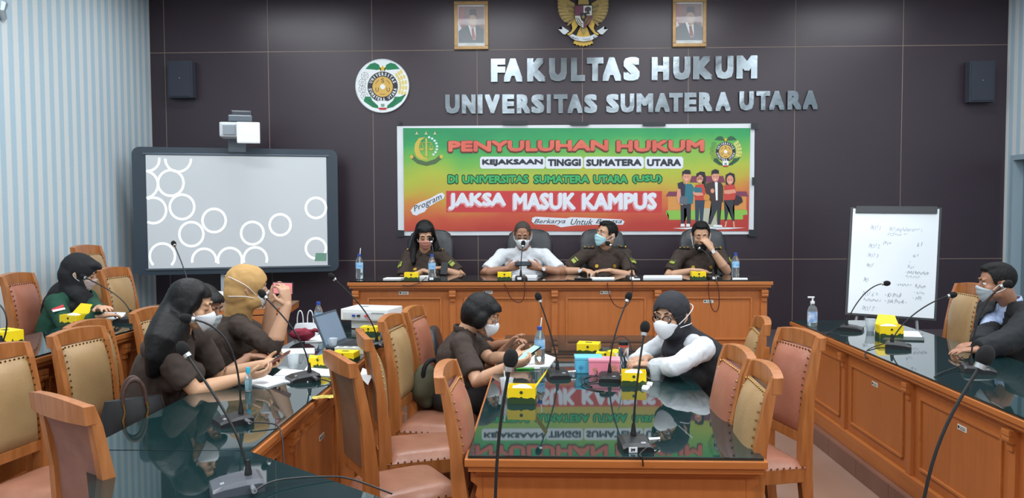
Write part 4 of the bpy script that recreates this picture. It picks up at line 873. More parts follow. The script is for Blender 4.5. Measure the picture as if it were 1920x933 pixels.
def cup(label, p, r=.033, h=.085, drink=False):
    t = thing('plastic_cup', label, 'cup', tuple(p)); G().lathe([(r*.68, 0), (r*.7, .002), (r, h), (r*1.06, h), (r*1.06, h+.003), (r*.96, h), (r*.66, .004)], seg=20).out('wall', CUPM, t, smooth=True)
    G().lathe([(r*.64, .004), (r*.8, h*.4)], seg=20).out('water', WATER, t, smooth=True)
    if drink: G().tube([(0, 0, .01), (-.012, 0, h+.04)], .003, 6).out('straw', WHT, t)
    return t
cup('clear plastic cup with straw at the near left of the middle table', on(950, 742, ZM), drink=True)
cup('clear plastic cup on the middle table beside the arm in white sleeve', on(1229, 712, ZM), .036)
cup('clear cup with water between the papers of the uniformed women', on(550, 692, ZS))
cup('clear plastic cup beside the open yellow box on the right table', on(1632, 620, ZS), .036)
cup('clear plastic cup in front of the woman in green', on(165, 603, ZO), .036)
cup('low clear cup behind the crumpled yellow boxes', on(623, 652, ZS), .035, .06)
def pbox(label, p, rz, d=(.13, .085, .062), opened=None, crush=0.):
    t = thing('snack_box', label, 'box', tuple(p), rz); x, y, z = d
    g = G().box((0, 0, z/2), (x, y, z), bev=.003)
    if opened: g = G(); [g.box(c_, s_) for c_, s_ in (((0, 0, .001), (x, y, .002)), ((0, -y/2, z/2), (x, .002, z)), ((0, y/2, z/2), (x, .002, z)), ((-x/2, 0, z/2), (.002, y, z)), ((x/2, 0, z/2), (.002, y, z)))]
    if crush:
        bmesh.ops.subdivide_edges(g.b, edges=g.b.edges[:], cuts=4, use_grid_fill=True)
        for v in g.b.verts:
            n = noise.noise_vector(v.co*22+V((p[0]*9, 0, 0))); v.co += n*crush*(v.co.z/z); v.co.z *= (1+.2*math.sin(v.co.x*45))
            v.co.z = max(0, v.co.z)
    g.out('carton', YEL, t)
    # ragged green print round the foot of the box
    for f, (ax, o_) in enumerate((((1, 0), -y/2-.0012), ((0, 1), x/2+.0012), ((0, 1), -x/2-.0012))):
        L_ = x if ax[0] else y; n = 14; top = [z*(.34+.16*noise.noise(V((k*.9, f*5.1, p[0]*3)))+(.12 if k % 5 == 2 else 0)) for k in range(n+1)]
        if crush: top = [q*.8 for q in top]
        pts = [(-L_/2, 0)]+[(-L_/2+L_*k/n, top[k]) for k in range(n+1)]+[(L_/2, 0)]
        P = [V((a, o_, b_)) if ax[0] else V((o_, a, b_)) for a, b_ in pts]
        G().prism(P, V((0, .001, 0)) if ax[0] else V((-.001 if o_ > 0 else .001, 0, 0))).out('green_print', DGRN, t)
    G().lathe([(.008, 0), (.008, .001)], (0, -y/2-.0015, z*.72), 10, 'y').out('round_mark', DGRN, t)
    if not opened: G().box((0, 0, z+.0006), (x*.3, y*.25, .0006)).out('top_print', DGRN, t)
    if opened:
        s_ = 1 if opened in ('right', 'rightwhite') else -1
        fl = mat('grey_card_inside', 'b9b7ac', .6) if 'white' in opened else YEL
        if opened == 'back': P = [V((-x/2, y/2, z)), V((x/2, y/2, z)), V((x*.42, y/2+.04, z+.055)), V((-x*.3, y/2+.045, z+.06))]
        elif 'white' in opened: P = [V((-x/2, -y*.3, z)), V((-x/2, y/2, z)), V((-x*.66, y*.4, z+.085)), V((-x*.8, -y*.2, z+.095)), V((-x*.58, -y*.3, z+.05))]
        else: P = [V((s_*x/2, -y/2, z)), V((s_*x/2, y/2, z)), V((s_*(x/2+.055), y/2-.01, z+.075)), V((s_*(x/2+.05), -y/2, z+.07))]
        G().prism(P, (0, .002, .001)).out('lid_flap', fl, t)
        g = G().ell((0, 0, z*.8), (x*.38, y*.36, .022), None, 14, 8)
        for v in g.b.verts: v.co += noise.noise_vector(v.co*60)*.012
        g.out('tissue', PAPER, t)
    return t
for px, lb, w_ in ((772, 'yellow snack box before the woman in pink mask', .118), (946, 'yellow snack box before the man in the white shirt', .114), (1309, 'yellow snack box before the man rubbing his eyes', .118)):
    pbox(lb, ond(px, DY+.09), 0, (w_, .07, .064))
pbox('closed yellow box at the far part of the middle table', on(1104, 662, ZM), R(-12), (.14, .11, .07))
pbox('opened yellow box between the closed one and the steel tumbler', on(1139, 672, ZM), R(-25), (.12, .08, .045), crush=.012)
pbox('open yellow box with raised flap at the near left of the middle table', on(979, 752, ZM), R(-4), (.13, .1, .075), 'right')
pbox('open yellow box with torn grey lid on the middle table beside the plastic cup', on(1188, 720, ZM), R(-6), (.125, .1, .07), 'leftwhite')
pbox('yellow box beside the water bottle on the inner left table', on(622, 621, ZS), R(-5), (.115, .08, .07))
pbox('yellow box under the white projector', on(694, 625, ZS), R(-5), (.125, .09, .055))
pbox('crumpled yellow box behind the standing microphone on the inner left table', on(606, 688, ZS), R(-20), (.13, .1, .07), crush=.02)
pbox('yellow box behind the crest of the nearest brown chair', on(648, 675, ZS), R(-8), (.14, .1, .055))
pbox('opened yellow box in front of the woman in green', on(140, 610, ZO), R(-15), (.14, .1, .075), 'back')
pbox('yellow box at the left edge of the picture', on(10, 648, ZO), R(-30), (.16, .12, .09))
pbox('open yellow box with white flap on the right table', on(1667, 632, ZS), R(-8), (.15, .11, .085), 'back')
q = on(612, 745, ZS); t = thing('wrapper', 'crumpled yellow wrapper at the edge of the inner left table', 'wrapper', tuple(q), R(20))
G().grid(lambda u, v: V(((u-.5)*.13, (v-.5)*.06, .006+.008*noise.noise(V((u*4, v*5, 2))))), 10, 6).out('foil', mat('yellow_foil', 'c9b23a', .35, var=.5, vscale=40), t)
# boxes, tumbler, sanitizers
def lidbox(name, lb, p, rz, d, h6, h6b):
    t = thing(name, lb, 'box', tuple(p), rz); M = mat(name+'_side', h6, .35); G().box((0, 0, d[2]/2-.006), (d[0], d[1], d[2]-.012), bev=.006).out('body', M, t)
    G().box((0, 0, d[2]-.007), (d[0]+.006, d[1]+.006, .014), bev=.004).out('lid', mat(name+'_lid', h6b, .3), t)
    fm = mat(name+'_flower', 'b08a5a' if 'pink' in name else '3a7fa8', .5)
    for k, (fx, fz, r_) in enumerate(((-.3, .35, .014), (.32, .5, .018), (.2, .22, .012), (.42, .25, .01))):
        g = G()
        for a in range(8): g.prism([V((d[0]*fx+r_*math.cos(R(45*a-12)), -d[1]/2-.001, d[2]*fz+r_*math.sin(R(45*a-12)))), V((d[0]*fx+r_*math.cos(R(45*a+12)), -d[1]/2-.001, d[2]*fz+r_*math.sin(R(45*a+12)))), V((d[0]*fx, -d[1]/2-.001, d[2]*fz))], (0, .001, 0))
        g.box((d[0]*fx, -d[1]/2-.001, d[2]*fz-r_*1.2), (.002, .001, r_*1.6)); g.out('printed_flower', fm, t)
    return t
lidbox('pink_box', 'pink plastic box with printed flowers on the middle table', on(1133, 700, ZM), R(-5), (.17, .11, .088), 'e5859a', 'ec95a8')
lidbox('blue_box', 'light blue plastic box behind the pink one', on(1103, 696, ZM), R(0), (.15, .11, .09), '58b4d4', '6cc4e2')
q = on(1169, 683, ZM); t = thing('tumbler', 'steel tumbler with red band and black lid on the middle table', 'tumbler', tuple(q))
G().lathe([(.024, 0), (.027, .004), (.031, .105)], seg=20).out('body', CHROME, t, smooth=True); G().lathe([(.0315, .105), (.032, .118)], seg=20).out('band', mat('red_band', 'c4523e', .4), t, smooth=True)
G().lathe([(.032, .118), (.032, .137), (.029, .14)], seg=20).out('lid', BLK, t, smooth=True)
q = on(1523, 611, ZS); t = thing('pump_bottle', 'tall clear hand sanitizer pump bottle at the far corner of the right table', 'bottle', tuple(q))
G().lathe([(.03, 0), (.036, .006), (.036, .12), (.03, .145), (.014, .16), (.014, .172)], seg=20).out('body', CLEAR, t, smooth=True)
G().lathe([(.03, .004), (.034, .01), (.034, .1)], seg=20).out('gel', mat('clear_gel', 'd4e8ea', .05, trans=.9, ior=1.35), t, smooth=True)
G().lathe([(.0365, .03), (.0365, .11)], seg=20, cap=False).out('label', mat('white_blue_label', 'dfe9f2', .4, var=1, vscale=25, hex2='3d7fc0'), t, smooth=True)
G().lathe([(.016, .172), (.016, .19), (.006, .192), (.006, .215)], seg=14).box((-.012, 0, .22), (.05, .014, .012), bev=.004).out('pump', WHT, t, smooth=True)
q = on(466, 733, ZS); t = thing('spray_bottle', 'small sanitizer bottle with turquoise cap before the hands holding a phone', 'bottle', tuple(q))
G().lathe([(.014, 0), (.017, .004), (.017, .07), (.009, .085), (.009, .09)], seg=16).out('body', CLEAR, t, smooth=True)
G().lathe([(.013, .004), (.0155, .006), (.0155, .06)], seg=16).out('liquid', mat('pale_blue_liquid', 'a8dcec', .05, trans=.8, ior=1.33), t, smooth=True)
G().lathe([(.0105, .088), (.0105, .115), (.009, .118)], seg=14).out('cap', mat('turquoise_cap', '2fa6c4', .35), t, smooth=True)
def paper(label, pts, z, n=1, th=.002, name='paper', M=PAPER):
    P = [on(*p_, z) for p_ in pts]; c_ = sum(P, V())/len(P); t = thing(name, label, 'paper', (c_.x, c_.y, z))
    G().prism([V((p_.x-c_.x, p_.y-c_.y, .0008)) for p_ in P], (0, 0, th)).out('sheet', M, t)
    if n > 1:
        g = G(); [g.prism([V((p_.x-c_.x, p_.y-c_.y, .001+th+.0005)) for p_ in [P[0].lerp(P[3], f), P[0].lerp(P[3], f).lerp(P[1].lerp(P[2], f), .8), P[0].lerp(P[3], f+.02).lerp(P[1].lerp(P[2], f+.02), .8), P[0].lerp(P[3], f+.02)]], (0, 0, .0003)) for f in [.12+.07*k for k in range(n)]]
        g.out('print_lines', mat('grey_print', '9096a0', .7), t)
    return t
paper('sheets of paper under the hands of the long-haired woman', [(447, 716), (500, 727), (537, 716), (490, 700)], ZS, 5, .006)
paper('open printed sheets between the phone and the plastic cup', [(497, 718), (578, 716), (590, 697), (530, 692)], ZS, 6, .004)
paper('white sheets beside the base of the microphone', [(566, 703), (625, 706), (625, 683), (578, 684)], ZS, 1, .004)
paper('white paper at the edge behind the nearest brown chair', [(674, 706), (690, 722), (700, 700), (680, 690)], ZS, 1, .002)
paper('papers below the maroon cloth on the inner left table', [(505, 665), (590, 663), (590, 653), (520, 655)], ZS, 1, .004)
paper('white sheet under the laptop', [(572, 642), (638, 641), (634, 626), (577, 630)], ZS, 1, .006)
paper('papers on the far table end beside the tan headscarf', [(393, 553), (420, 556), (428, 548), (402, 546)], ZO, 1, .006)
paper('notebook sheets with a blue pen before the woman in green', [(178, 598), (228, 598), (236, 587), (190, 586)], ZO, 4, .006)
paper('paper at the left edge beside the yellow box', [(-20, 660), (35, 655), (25, 647), (-20, 650)], ZO, 1, .004)
paper('white paper under the bottle on the middle table', [(975, 690), (1030, 688), (1042, 672), (1010, 660)], ZM, 1, .006)
paper('white paper under the hands of the woman in black vest', [(1185, 688), (1215, 690), (1215, 670), (1190, 668)], ZM, 1, .004)
paper('tissue on the middle table right of the open yellow box', [(1212, 722), (1222, 724), (1224, 718), (1214, 716)], ZM, 1, .004)
paper('white tissue beside the near right foot of the yellow box', [(1203, 730), (1214, 732), (1219, 726), (1206, 723)], ZM, 1, .008)
paper('white papers on the right table before the yellow box', [(1688, 632), (1730, 634), (1722, 622), (1690, 621)], ZS, 1, .004)
paper('dark folder on the right table below the papers', [(1655, 638), (1733, 640), (1733, 634), (1660, 632)], ZS, 1, .008, 'folder', mat('dark_folder', '3a4440', .4))
def dpaper(lb, x0, x1, th=.008, y0=.14, y1=.3):
    a, b_ = ond(x0, DY+y0), ond(x1, DY+y1*.85); t = thing('paper', lb, 'paper', ((a.x+b_.x)/2, (a.y+b_.y)/2, ZD))
    hx, hy = (b_.x-a.x)/2, (b_.y-a.y)/2; G().prism([V((-hx, -hy, .0008)), V((hx*.9, -hy, .0008)), V((hx, hy, .0008)), V((-hx*.85, hy, .0008))], (0, 0, th)).out('sheet', PAPER, t)
dpaper('papers on the dais table left of the yellow box', 718, 758); dpaper('open notebook under the hands of the woman on the dais', 785, 818, .02, .2, .36)
dpaper('pale blue paper bundle before the man in white shirt', 960, 1008, .02, .22, .36); dpaper('papers before the man in blue mask', 1107, 1152, .012, .08, .2); dpaper('stack of papers between the two men in brown uniform', 1206, 1278, .02); dpaper('white cloth beside the bottle at the right end of the dais table', 1374, 1400, .01, .03, .1)
dpaper('small white card beside the right microphone of the dais', 1185, 1200, .01, .02, .06)
# projector, laptop, power strip, bag, phones, pens
q = on(698, 614, ZS); q.z = ZS+.055; t = thing('projector', 'white video projector standing on a book on the inner left table', 'projector', tuple(q), R(-13))
G().box((0, 0, .06), (.38, .28, .085), bev=.008).out('body', mat('projector_white', 'e4e6e8', .35), t); G().box((0, -.141, .052), (.34, .004, .05), bev=.001).out('port_panel', mat('port_grey', 'c8ccd0', .4), t)
for x_, M_ in ((-.08, BLUEC), (-.04, BLK), (.02, mat('red_plug', 'c43a3a', .4))): G().box((x_, -.15, .055), (.02, .02, .014)).out('socket', M_, t)
G().box((.11, -.144, .075), (.1, .002, .008)).out('vent', GREYP, t); G().lathe([(.03, .1026), (.03, .1034)], (-.07, .03, 0), 16).out('focus_ring', GREYP, t)
G().tube(smoothp([(.02, -.16, .055), (.08, -.2, .02), (.12, -.19, .0), (.2, -.2, -.03)]), .004, 6).out('cable', mat('pink_cable', '8a4048', .4), t)
t = thing('book', 'thick dark book under the white projector', 'book', (q.x, q.y+.02, ZS), R(-13)); G().box((0, 0, .036), (.26, .2, .071), bev=.003).out('cover', WOODD, t)
G().box((.002, -.003, .036), (.258, .2, .058)).out('pages', PAPER, t)
q = on(662, 648, ZS); t = thing('laptop', 'open dark laptop seen from the side beside the water bottle', 'laptop', tuple(q), R(80))
G().box((0, 0, .009), (.34, .23, .016), bev=.004).out('keyboard_base', mat('laptop_dark', '33383e', .35), t); G().box((0, 0, .0185), (.3, .12, .002)).out('keys', BLK, t)
rot = Matrix.Rotation(R(-22), 3, 'X'); G().box(V((0, .115, .012))+rot @ V((0, 0, .11)), (.34, .008, .22), rot, bev=.003).out('screen', mat('laptop_silver', '5d6c7c', .3, metal=.5), t)
G().box(V((0, .1108, .012))+rot @ V((0, 0, .112)), (.31, .002, .19), rot).out('display', mat('laptop_display', '6d8296', .2, emit=.15), t)
q = on(665, 662, ZS); t = thing('power_strip', 'white power strip behind the seen-edge-on chair', 'power strip', tuple(q), R(-5)); G().box((0, 0, .02), (.24, .055, .04), bev=.005).out('housing', mat('ivory', 'cfd0c4', .4), t)
for k in range(4): G().lathe([(.018, 0), (.018, .002)], (-.085+.056*k, 0, .039), 12).out('outlet', GREYP, t)
q = on(573, 632, ZS); t = thing('plastic_bag', 'white plastic carrier bag behind the elbow of the woman in tan headscarf', 'bag', tuple(q), R(10)); PB = mat('white_bag_film', 'd5d9dc', .35)
g = G().loft([[V(((.075+.01*math.sin(5*a+z*30))*k_*math.cos(a), .035*k_*math.sin(a), z)) for a in [2*PI*i/18 for i in range(18)]] for z, k_ in ((0, .9), (.03, 1.1), (.07, 1.), (.1, .8))]); g.out('bag_body', PB, t, smooth=True)
for s in (-1, 1): G().tube(bez((s*.055, 0, .09), (s*.06, 0, .22), (s*.01+.0, 0, .22), (s*.015, 0, .1), 14), [(.012, .004)]*15, 8, hint=(0, 1, 0)).out('handle', PB, t, smooth=True)
q = on(567, 640, ZS); t = thing('cloth', 'maroon folded cloth in front of the white bag', 'cloth', tuple(q)); g = G().ell((0, 0, .05), (.085, .04, .045), None, 24, 14).ell((.06, 0, .075), (.06, .02, .016), None, 14, 8)
for v in g.b.verts: v.co += noise.noise_vector(v.co*30)*.014; v.co.z = max(.001, v.co.z)
g.out('fabric', mat('maroon_cloth', '8a2038', .75), t, smooth=True)
q = on(655, 612, ZS)
def phone(lb, p, rot, scr='2a3440', em=0., sz=(.072, .15, .009)):
    t = thing('phone', lb, 'phone', tuple(p)); t.rotation_mode = 'QUATERNION'; t.rotation_quaternion = rot.to_quaternion()
    G().box((0, 0, 0), sz, bev=.003).out('case', BLK, t); G().box((0, 0, sz[2]/2+.0003), (sz[0]*.9, sz[1]*.93, .0006)).out('screen', mat('phone_screen_'+scr, scr, .2, emit=em), t)
    return t
def pen(lb, a, b_, z, c):
    A, B = on(*a, z+.006), on(*b_, z+.006); t = thing('pen', lb, 'pen', tuple(A)); G().cyl((0, 0, 0), (B-A)*.75, .005).out('barrel', mat('pen_'+c, c, .35), t, smooth=True); G().cyl((B-A)*.75, B-A, .0055).out('pen_cap', WHT, t, smooth=True)
pen('green pen lying on the middle table left of the microphone', (968, 691), (1012, 690), ZM, '4ac23e'); pen('blue pen on the notebook of the woman in green', (203, 590), (222, 586), ZO+.008, '2c46b0')
pen('white pen on the dais table beside the man in blue mask', (1108, 518), (1112, 510), ZD, 'd9d9dc')
# handbags
q = at(252, 800, 3.36); t = thing('handbag', 'black handbag with brown handle and brass clasps beside the long-haired woman', 'bag', (q.x, q.y, .49), R(35)); t.scale = (.85, 1., 1.4)
G().loft([[V((.16*k_*math.copysign(abs(math.cos(a))**.7, math.cos(a)), .06*k2*math.sin(a), z)) for a in [2*PI*i/20 for i in range(20)]] for z, k_, k2 in ((0, .9, 1), (.05, 1., 1.1), (.2, 1.02, .8), (.27, .85, .35))]).out('bag_body', mat('black_bag_leather', '0d0d10', .4), t, smooth=True)
for s in (-1, 1): G().tube(bez((-.055, s*.03, .25), (-.06, s*.03, .36), (.06, s*.03, .36), (.055, s*.03, .25), 14), .008, 8).out('handle', mat('brown_strap', '4a3027', .5, var=.4, vscale=60), t, smooth=True)
for x_ in (-.055, .055): G().tube([(x_, -.045, .26), (x_+.006, -.05, .235), (x_-.004, -.055, .21), (x_, -.06, .19)], [.007, .005, .008, .004], 8).out('clasp', BRASS, t, smooth=True)
q = at(800, 745, 4.72); t = thing('handbag', 'olive green shoulder bag lying on the farthest chair of the middle row', 'bag', (q.x, q.y, .485), R(60))
g = G().ell((0, 0, .13), (.12, .08, .135), None, 24, 16)
for v in g.b.verts: v.co += noise.noise_vector(v.co*14)*.02; v.co.z = max(.004, v.co.z)
g.out('bag_body', mat('olive_cloth', '4b4a36', .8), t, smooth=True); G().tube(bez((-.07, -.03, .2), (-.12, -.06, .34), (.05, -.08, .34), (.08, -.03, .2), 12), .014, 8).out('strap', BLKC, t, smooth=True)
# ------------------------------------------------------------------ people
def frame_yz(y, z):
    y, z = V(y).normalized(), V(z); z = (z-y*z.dot(y)).normalized(); return Matrix((y.cross(z), y, z)).transposed()
EYEW = mat('eye_white', 'd8d4cf', .25); IRIS = mat('dark_iris', '1a110d', .15); BROW = mat('eyebrow_hair', '1d1512', .8); LIP = mat('lips', '8a4b43', .5)
def hand_blob(g, W, d, palm, side, curl=.5, s=1.):
    d = V(d).normalized(); palm = V(palm); palm = (palm-d*palm.dot(d)).normalized(); sv = d.cross(palm)*side   # towards the thumb
    g.tube([W-d*.02, W+d*.02*s, W+d*.055*s, W+d*.085*s], [(.026*s, .02*s), (.032*s, .019*s), (.039*s, .017*s), (.037*s, .013*s)], 12, hint=sv, rnd=True)
    for o_, L in ((.031, .066), (.0105, .076), (-.0105, .07), (-.031, .055)):
        p = W+d*(.08 if abs(o_) < .02 else .074)*s+sv*o_*s; pts = [p-d*.01]; a = curl*.35
        dd = (d+sv*o_*3).normalized()
        for k, f in enumerate((.42, .33, .25)):
            v = dd*math.cos(a)+palm*math.sin(a); p = p+v*L*f*s; pts.append(p); a += curl*.75
        g.tube(pts, [.0095*s, .009*s, .0082*s, .007*s], 8, rnd=True)
    p = W+d*.015*s+sv*.026*s; v = (d*.62+sv*.62+palm*.35*min(1, curl+.3)).normalized(); q = p+v*.042*s; v2 = (d*.85+sv*.15+palm*.5*curl).normalized()
    g.tube([W+d*.01, p, q, q+v2*.03*s], [.014*s, .013*s, .0105*s, .0085*s], 8, rnd=True)
def ik(S, W, a, b_, pole):
    D = W-S; d = D.length; n = D.normalized(); k = 1.
    if d > .985*(a+b_): k = d/(.985*(a+b_)); a *= k; b_ *= k
    x = (a*a-b_*b_+d*d)/(2*d); h = math.sqrt(max(0, a*a-x*x)); p = V(pole); p = p-n*p.dot(n); p.normalize()
    return S+n*x+p*h, k
def person(label, base, P, face, N, H, hyaw, hp, hr=0, hw=.185, arms=None, top=UNI, sleeve='short', skin=SKIN, female=True, s=1., hair=None, hairpts=None, mask=None,
           scarf=None, glasses=False, eyes=True, legs=True, chest=None, uniform=False, vest=None, jacket=None, legm=None, straps=None, thick=1., chin=False, collar=True, watch=None, drape=True):
    N, P, H = V(N), V(P), V(H); fa = R(face); F = V((math.cos(fa), math.sin(fa), 0)); ca = R(chest if chest is not None else face)
    CF = V((math.cos(ca), math.sin(ca), 0)); RT = V((math.sin(ca), -math.cos(ca), 0)); B0 = V((P.x, P.y, base))
    t = thing('person', label, 'person', tuple(B0)); sd = sum(map(ord, label)) % 50
    HM = Matrix.Translation(H) @ Matrix.Rotation(R(hyaw-90), 4, 'Z') @ Matrix.Rotation(R(-hp), 4, 'X') @ Matrix.Rotation(R(hr), 4, 'Y') @ Matrix.Scale(s, 4); HI = HM.inverted()
    up = V((0, 0, 1)); spine = (N-P).normalized(); mid = N-spine*.045-up*.012
    fwd = (CF-spine*CF.dot(spine)).normalized()
    Sh = {1: mid+RT*hw, -1: mid-RT*hw}          # 1 = right shoulder
    # --- body: head, neck, chest core, arms, hands in one surface
    g = G()
    hb_ = G()
    hb_.ell((0, -.012, .035), (.075, .094, .085), seg=24, rg=16).ell((0, .03, -.015), (.06, .058, .088), seg=20, rg=14).ell((0, .05, -.078), (.036, .034, .03)).ell((0, .02, -.06), (.055, .05, .04))
    for k in (-1, 1):
        hb_.ell((k*.036, .058, -.022), (.026, .026, .026)).ell((k*.03, .080, .036), (.026, .012, .009)); hb_.tube([(k*.074, -.008, .02), (k*.084, -.014, .012), (k*.084, -.014, -.01), (k*.076, -.004, -.03)], [(.009, .014), (.007, .017), (.007, .015), (.006, .009)], 8, rnd=True)
        if not eyes: hb_.ell((k*.031, .076, .012), (.016, .013, .011))
        else: hb_.ell((k*.031, .075, .0225), (.016, .013, .006)).ell((k*.031, .073, .001), (.015, .012, .005))
    hb_.tube([(0, .084, .022), (0, .096, .0), (0, .106, -.02)], [(.008, .01), (.0095, .012), (.012, .011)], 10, rnd=True).ell((.011, .094, -.022), .009).ell((-.011, .094, -.022), .009)
    hb_.ell((0, .083, -.046), (.022, .012, .005)).ell((0, .081, -.055), (.019, .012, .006))
    bmesh.ops.transform(hb_.b, matrix=HM, verts=hb_.b.verts); mtmp = bpy.data.meshes.new('x'); hb_.b.to_mesh(mtmp); g.b.from_mesh(mtmp); bpy.data.meshes.remove(mtmp)
    nk = HM @ V((0, -.025, -.05)); g.tube([mid, N, (N+nk)/2, nk], [(.08, .05), (.056, .052), (.053*thick, .053*thick), (.054*thick, .056*thick)], 16, hint=RT, rnd=True)
    g.tube([Sh[-1], mid, Sh[1]], [(.034, .034), (.045, .045), (.034, .034)], 14, hint=fwd, rnd=True); g.tube([mid, mid-spine*.2], [(.09, .05), (.09, .05)], 14, hint=RT, rnd=True)
    arm = {}
    for k in (1, -1):
        a_ = arms[0 if k == 1 else 1]; W = V(a_['w']); E, kk = ik(Sh[k], W, .275*s, .245*s, a_.get('pole', (0, 0, -1)))
        if kk > 1.12: print('ARM STRETCH', label[:30], k, round(kk, 2))
        arm[k] = (E, W); tk = thick
        g.tube([Sh[k], Sh[k].lerp(E, .5), E, E.lerp(W, .25), E.lerp(W, .7), W], [.036*tk, .041*tk, .037*tk, .041*tk, .031*tk, .0235*tk], 14, rnd=True)
        hand_blob(g, W, a_.get('d', W-E), a_.get('palm', (0, 0, -1)), k, a_.get('curl', .5), s*.98)
    organic(g, 'body', skin, t, B0, .0052, 2)
    # --- garment
    def torso(gr=0., low=.06):
        g = G(); b1 = P+up*.2-F*.03; b2 = N-spine*.22-fwd*.035; pts = bez(P-up*low, b1, b2, N-up*.005, 10); f = 1+.0*gr; hs = (hw+.0)/.185
        fem = female
        R_ = [(.165, .125), (.165, .13), (.158, .125), (.150, .118), (.148, .115), (.152, .115), (.160*hs, .118), (.168*hs, .118), (.160*hs, .105), (.12*hs, .085), (.062, .06)]
        g.tube(pts, [((a*thick+gr), (b_*thick+gr)) for a, b_ in R_], 22, hint=RT, rnd=False)
        if fem:
            for k in (-1, 1): g.ell(mid-spine*.15+fwd*(.075)+RT*k*.072, (.068+gr, .068+gr, .066+gr))
        else: g.ell(mid-spine*.25+fwd*.03, (.13*thick+gr, .12*thick+gr, .17))
        return g
    def sleeves(g, r0, upto):
        for k in (1, -1):
            E, W = arm[k]; S = Sh[k]; g.tube([N-up*.03-RT*k*.02, S+up*.004, S.lerp(E, .15)], [.052+r0*.3, .06+r0, .062+r0], 14, rnd=True).ell(S, .068+r0*.8)
            if upto == 'short': g.tube([S, S.lerp(E, .4), S.lerp(E, .8)], [.06+r0, .062+r0, .064+r0], 16)
            else:
                q = E.lerp(W, upto); g.tube([S, S.lerp(E, .45), S.lerp(E, .9), E, E.lerp(W, .15), E.lerp(W, upto*.6), q], [.06+r0, .056+r0, .05+r0, .05+r0, .05+r0, .042+r0, .035+r0], 16)
        return g
    gm = sleeves(torso(), .0, sleeve)
    gob, bv = organic(gm, 'shirt', top, t, B0, .0095, 3, disp=.005, dscale=.075, seed=sd)
    if vest:
        cutv = None; organic(torso(.014), 'vest', vest, t, B0, .011, 3, disp=.004, dscale=.12, seed=sd)
    if jacket:
        cj = lambda co: (co-mid).dot(fwd) > .02 and abs((co-mid).dot(RT)) < .018+max(0, (co.z-mid.z+.12))*.22 and (co-mid).dot(fwd) < .3 and (co.z > P.z)
        gj = sleeves(torso(.024), .024, .97); organic(gj, 'jacket', jacket, t, B0, .0105, 3, disp=.006, dscale=.1, seed=sd, cut=cj, solid=.004)
    if collar and not scarf:
        cM = top
        for k in (-1, 1):
            pts = []
            for q in range(9):
                a = R(170-q*17.5)
                pts.append(N+RT*k*.068*math.sin(a)+fwd*(-.066*math.cos(a)*-1 if False else .064*-math.cos(a)*1.)+up*(.022-.045*max(0, -math.cos(a))))
            pts = [N+RT*k*.068*math.sin(R(a))+fwd*.068*math.cos(R(a))+up*(.018 if a > 70 else .018-.05*(70-a)/55) for a in range(180, 10, -17)]
            G().tube(pts, [(.006, .018)]*(len(pts)-1)+[(.005, .012)], 8, hint=fwd, rnd=False).out('collar', cM, t, loc=-B0)
    # --- legs
    if legs:
        L_ = legm or TROU; g = G()
        for k in (-1, 1):
            hip = P+V((math.sin(fa), -math.cos(fa), 0))*k*.085-up*.01; kn = hip+F*.40; kn.z = base+.49; an = kn-F*.03; an.z = base+.09
            g.tube([hip-F*.05, hip+F*.15, kn], [.093, .085, .066], 14, rnd=True).tube([kn, kn.lerp(an, .35), an], [.064, .06, .048], 14, rnd=True)
            G().ell(V((an.x, an.y, base+.04))+F*.05, (.13, .046, .042), Matrix.Rotation(fa, 3, 'Z')).out('shoe', SHOE, t, smooth=True, loc=-B0)
        g.ell(P-up*.01, (.165, .15, .11)); organic(g, 'trousers', L_, t, B0, .012, 2, disp=.004, dscale=.1, seed=sd)
    # --- face details
    def hpart(g, name, M, smooth=True, label=None): bmesh.ops.transform(g.b, matrix=HM, verts=g.b.verts); return g.out(name, M, t, smooth=smooth, loc=-B0, label=label)
    for k in (-1, 1):
        if eyes: hpart(G().ell((k*.031, .0745, .011), .0118), 'eye', EYEW); hpart(G().ell((k*.031, .0815, .011), (.0058, .0058, .0058)), 'iris', IRIS)
        else: hpart(G().tube([(k*.017, .088, .008), (k*.031, .0905, .005), (k*.045, .084, .008)], .0014, 6), 'eyelashes', IRIS)
        hpart(G().tube([(k*.014, .0915, .034), (k*.032, .0925, .041), (k*.05, .078, .035)], [(.002, .0035), (.0025, .0045), (.0015, .002)], 6, hint=(0, 1, 0)), 'eyebrow', BROW)
    if mask:
        MM, kind = mask; N95 = kind == 'cup'; dz = -.055 if chin else 0.
        def mf(u, v):
            u = 2*u-1; ph = u*R(78); a_ = 1-abs(u); bul = (.024*(1-abs(u)**1.2) if N95 else .008*(1-u*u))*math.sin(PI*min(1, v*1.05))**.8
            cw = 1-.25*v; x = .071*math.sin(ph)*(1-.12*v); y = .022+(.096*math.cos(ph)**.75)*cw+bul+(.0 if v > .12 else -.006*(.12-v)/.12)
            zt = .004-.035*abs(u)**1.3+dz; zb = -.108+.062*abs(u)**1.6+dz*.7
            y += 0 if N95 else .0022*math.sin(v*18)*(1-abs(u))
            return V((x, y-(.02 if chin else 0), zt+(zb-zt)*v))
        mo = hpart(G().grid(mf, 22, 14), 'face_mask', MM); q = mo.modifiers.new('s', 'SOLIDIFY'); q.thickness = .003
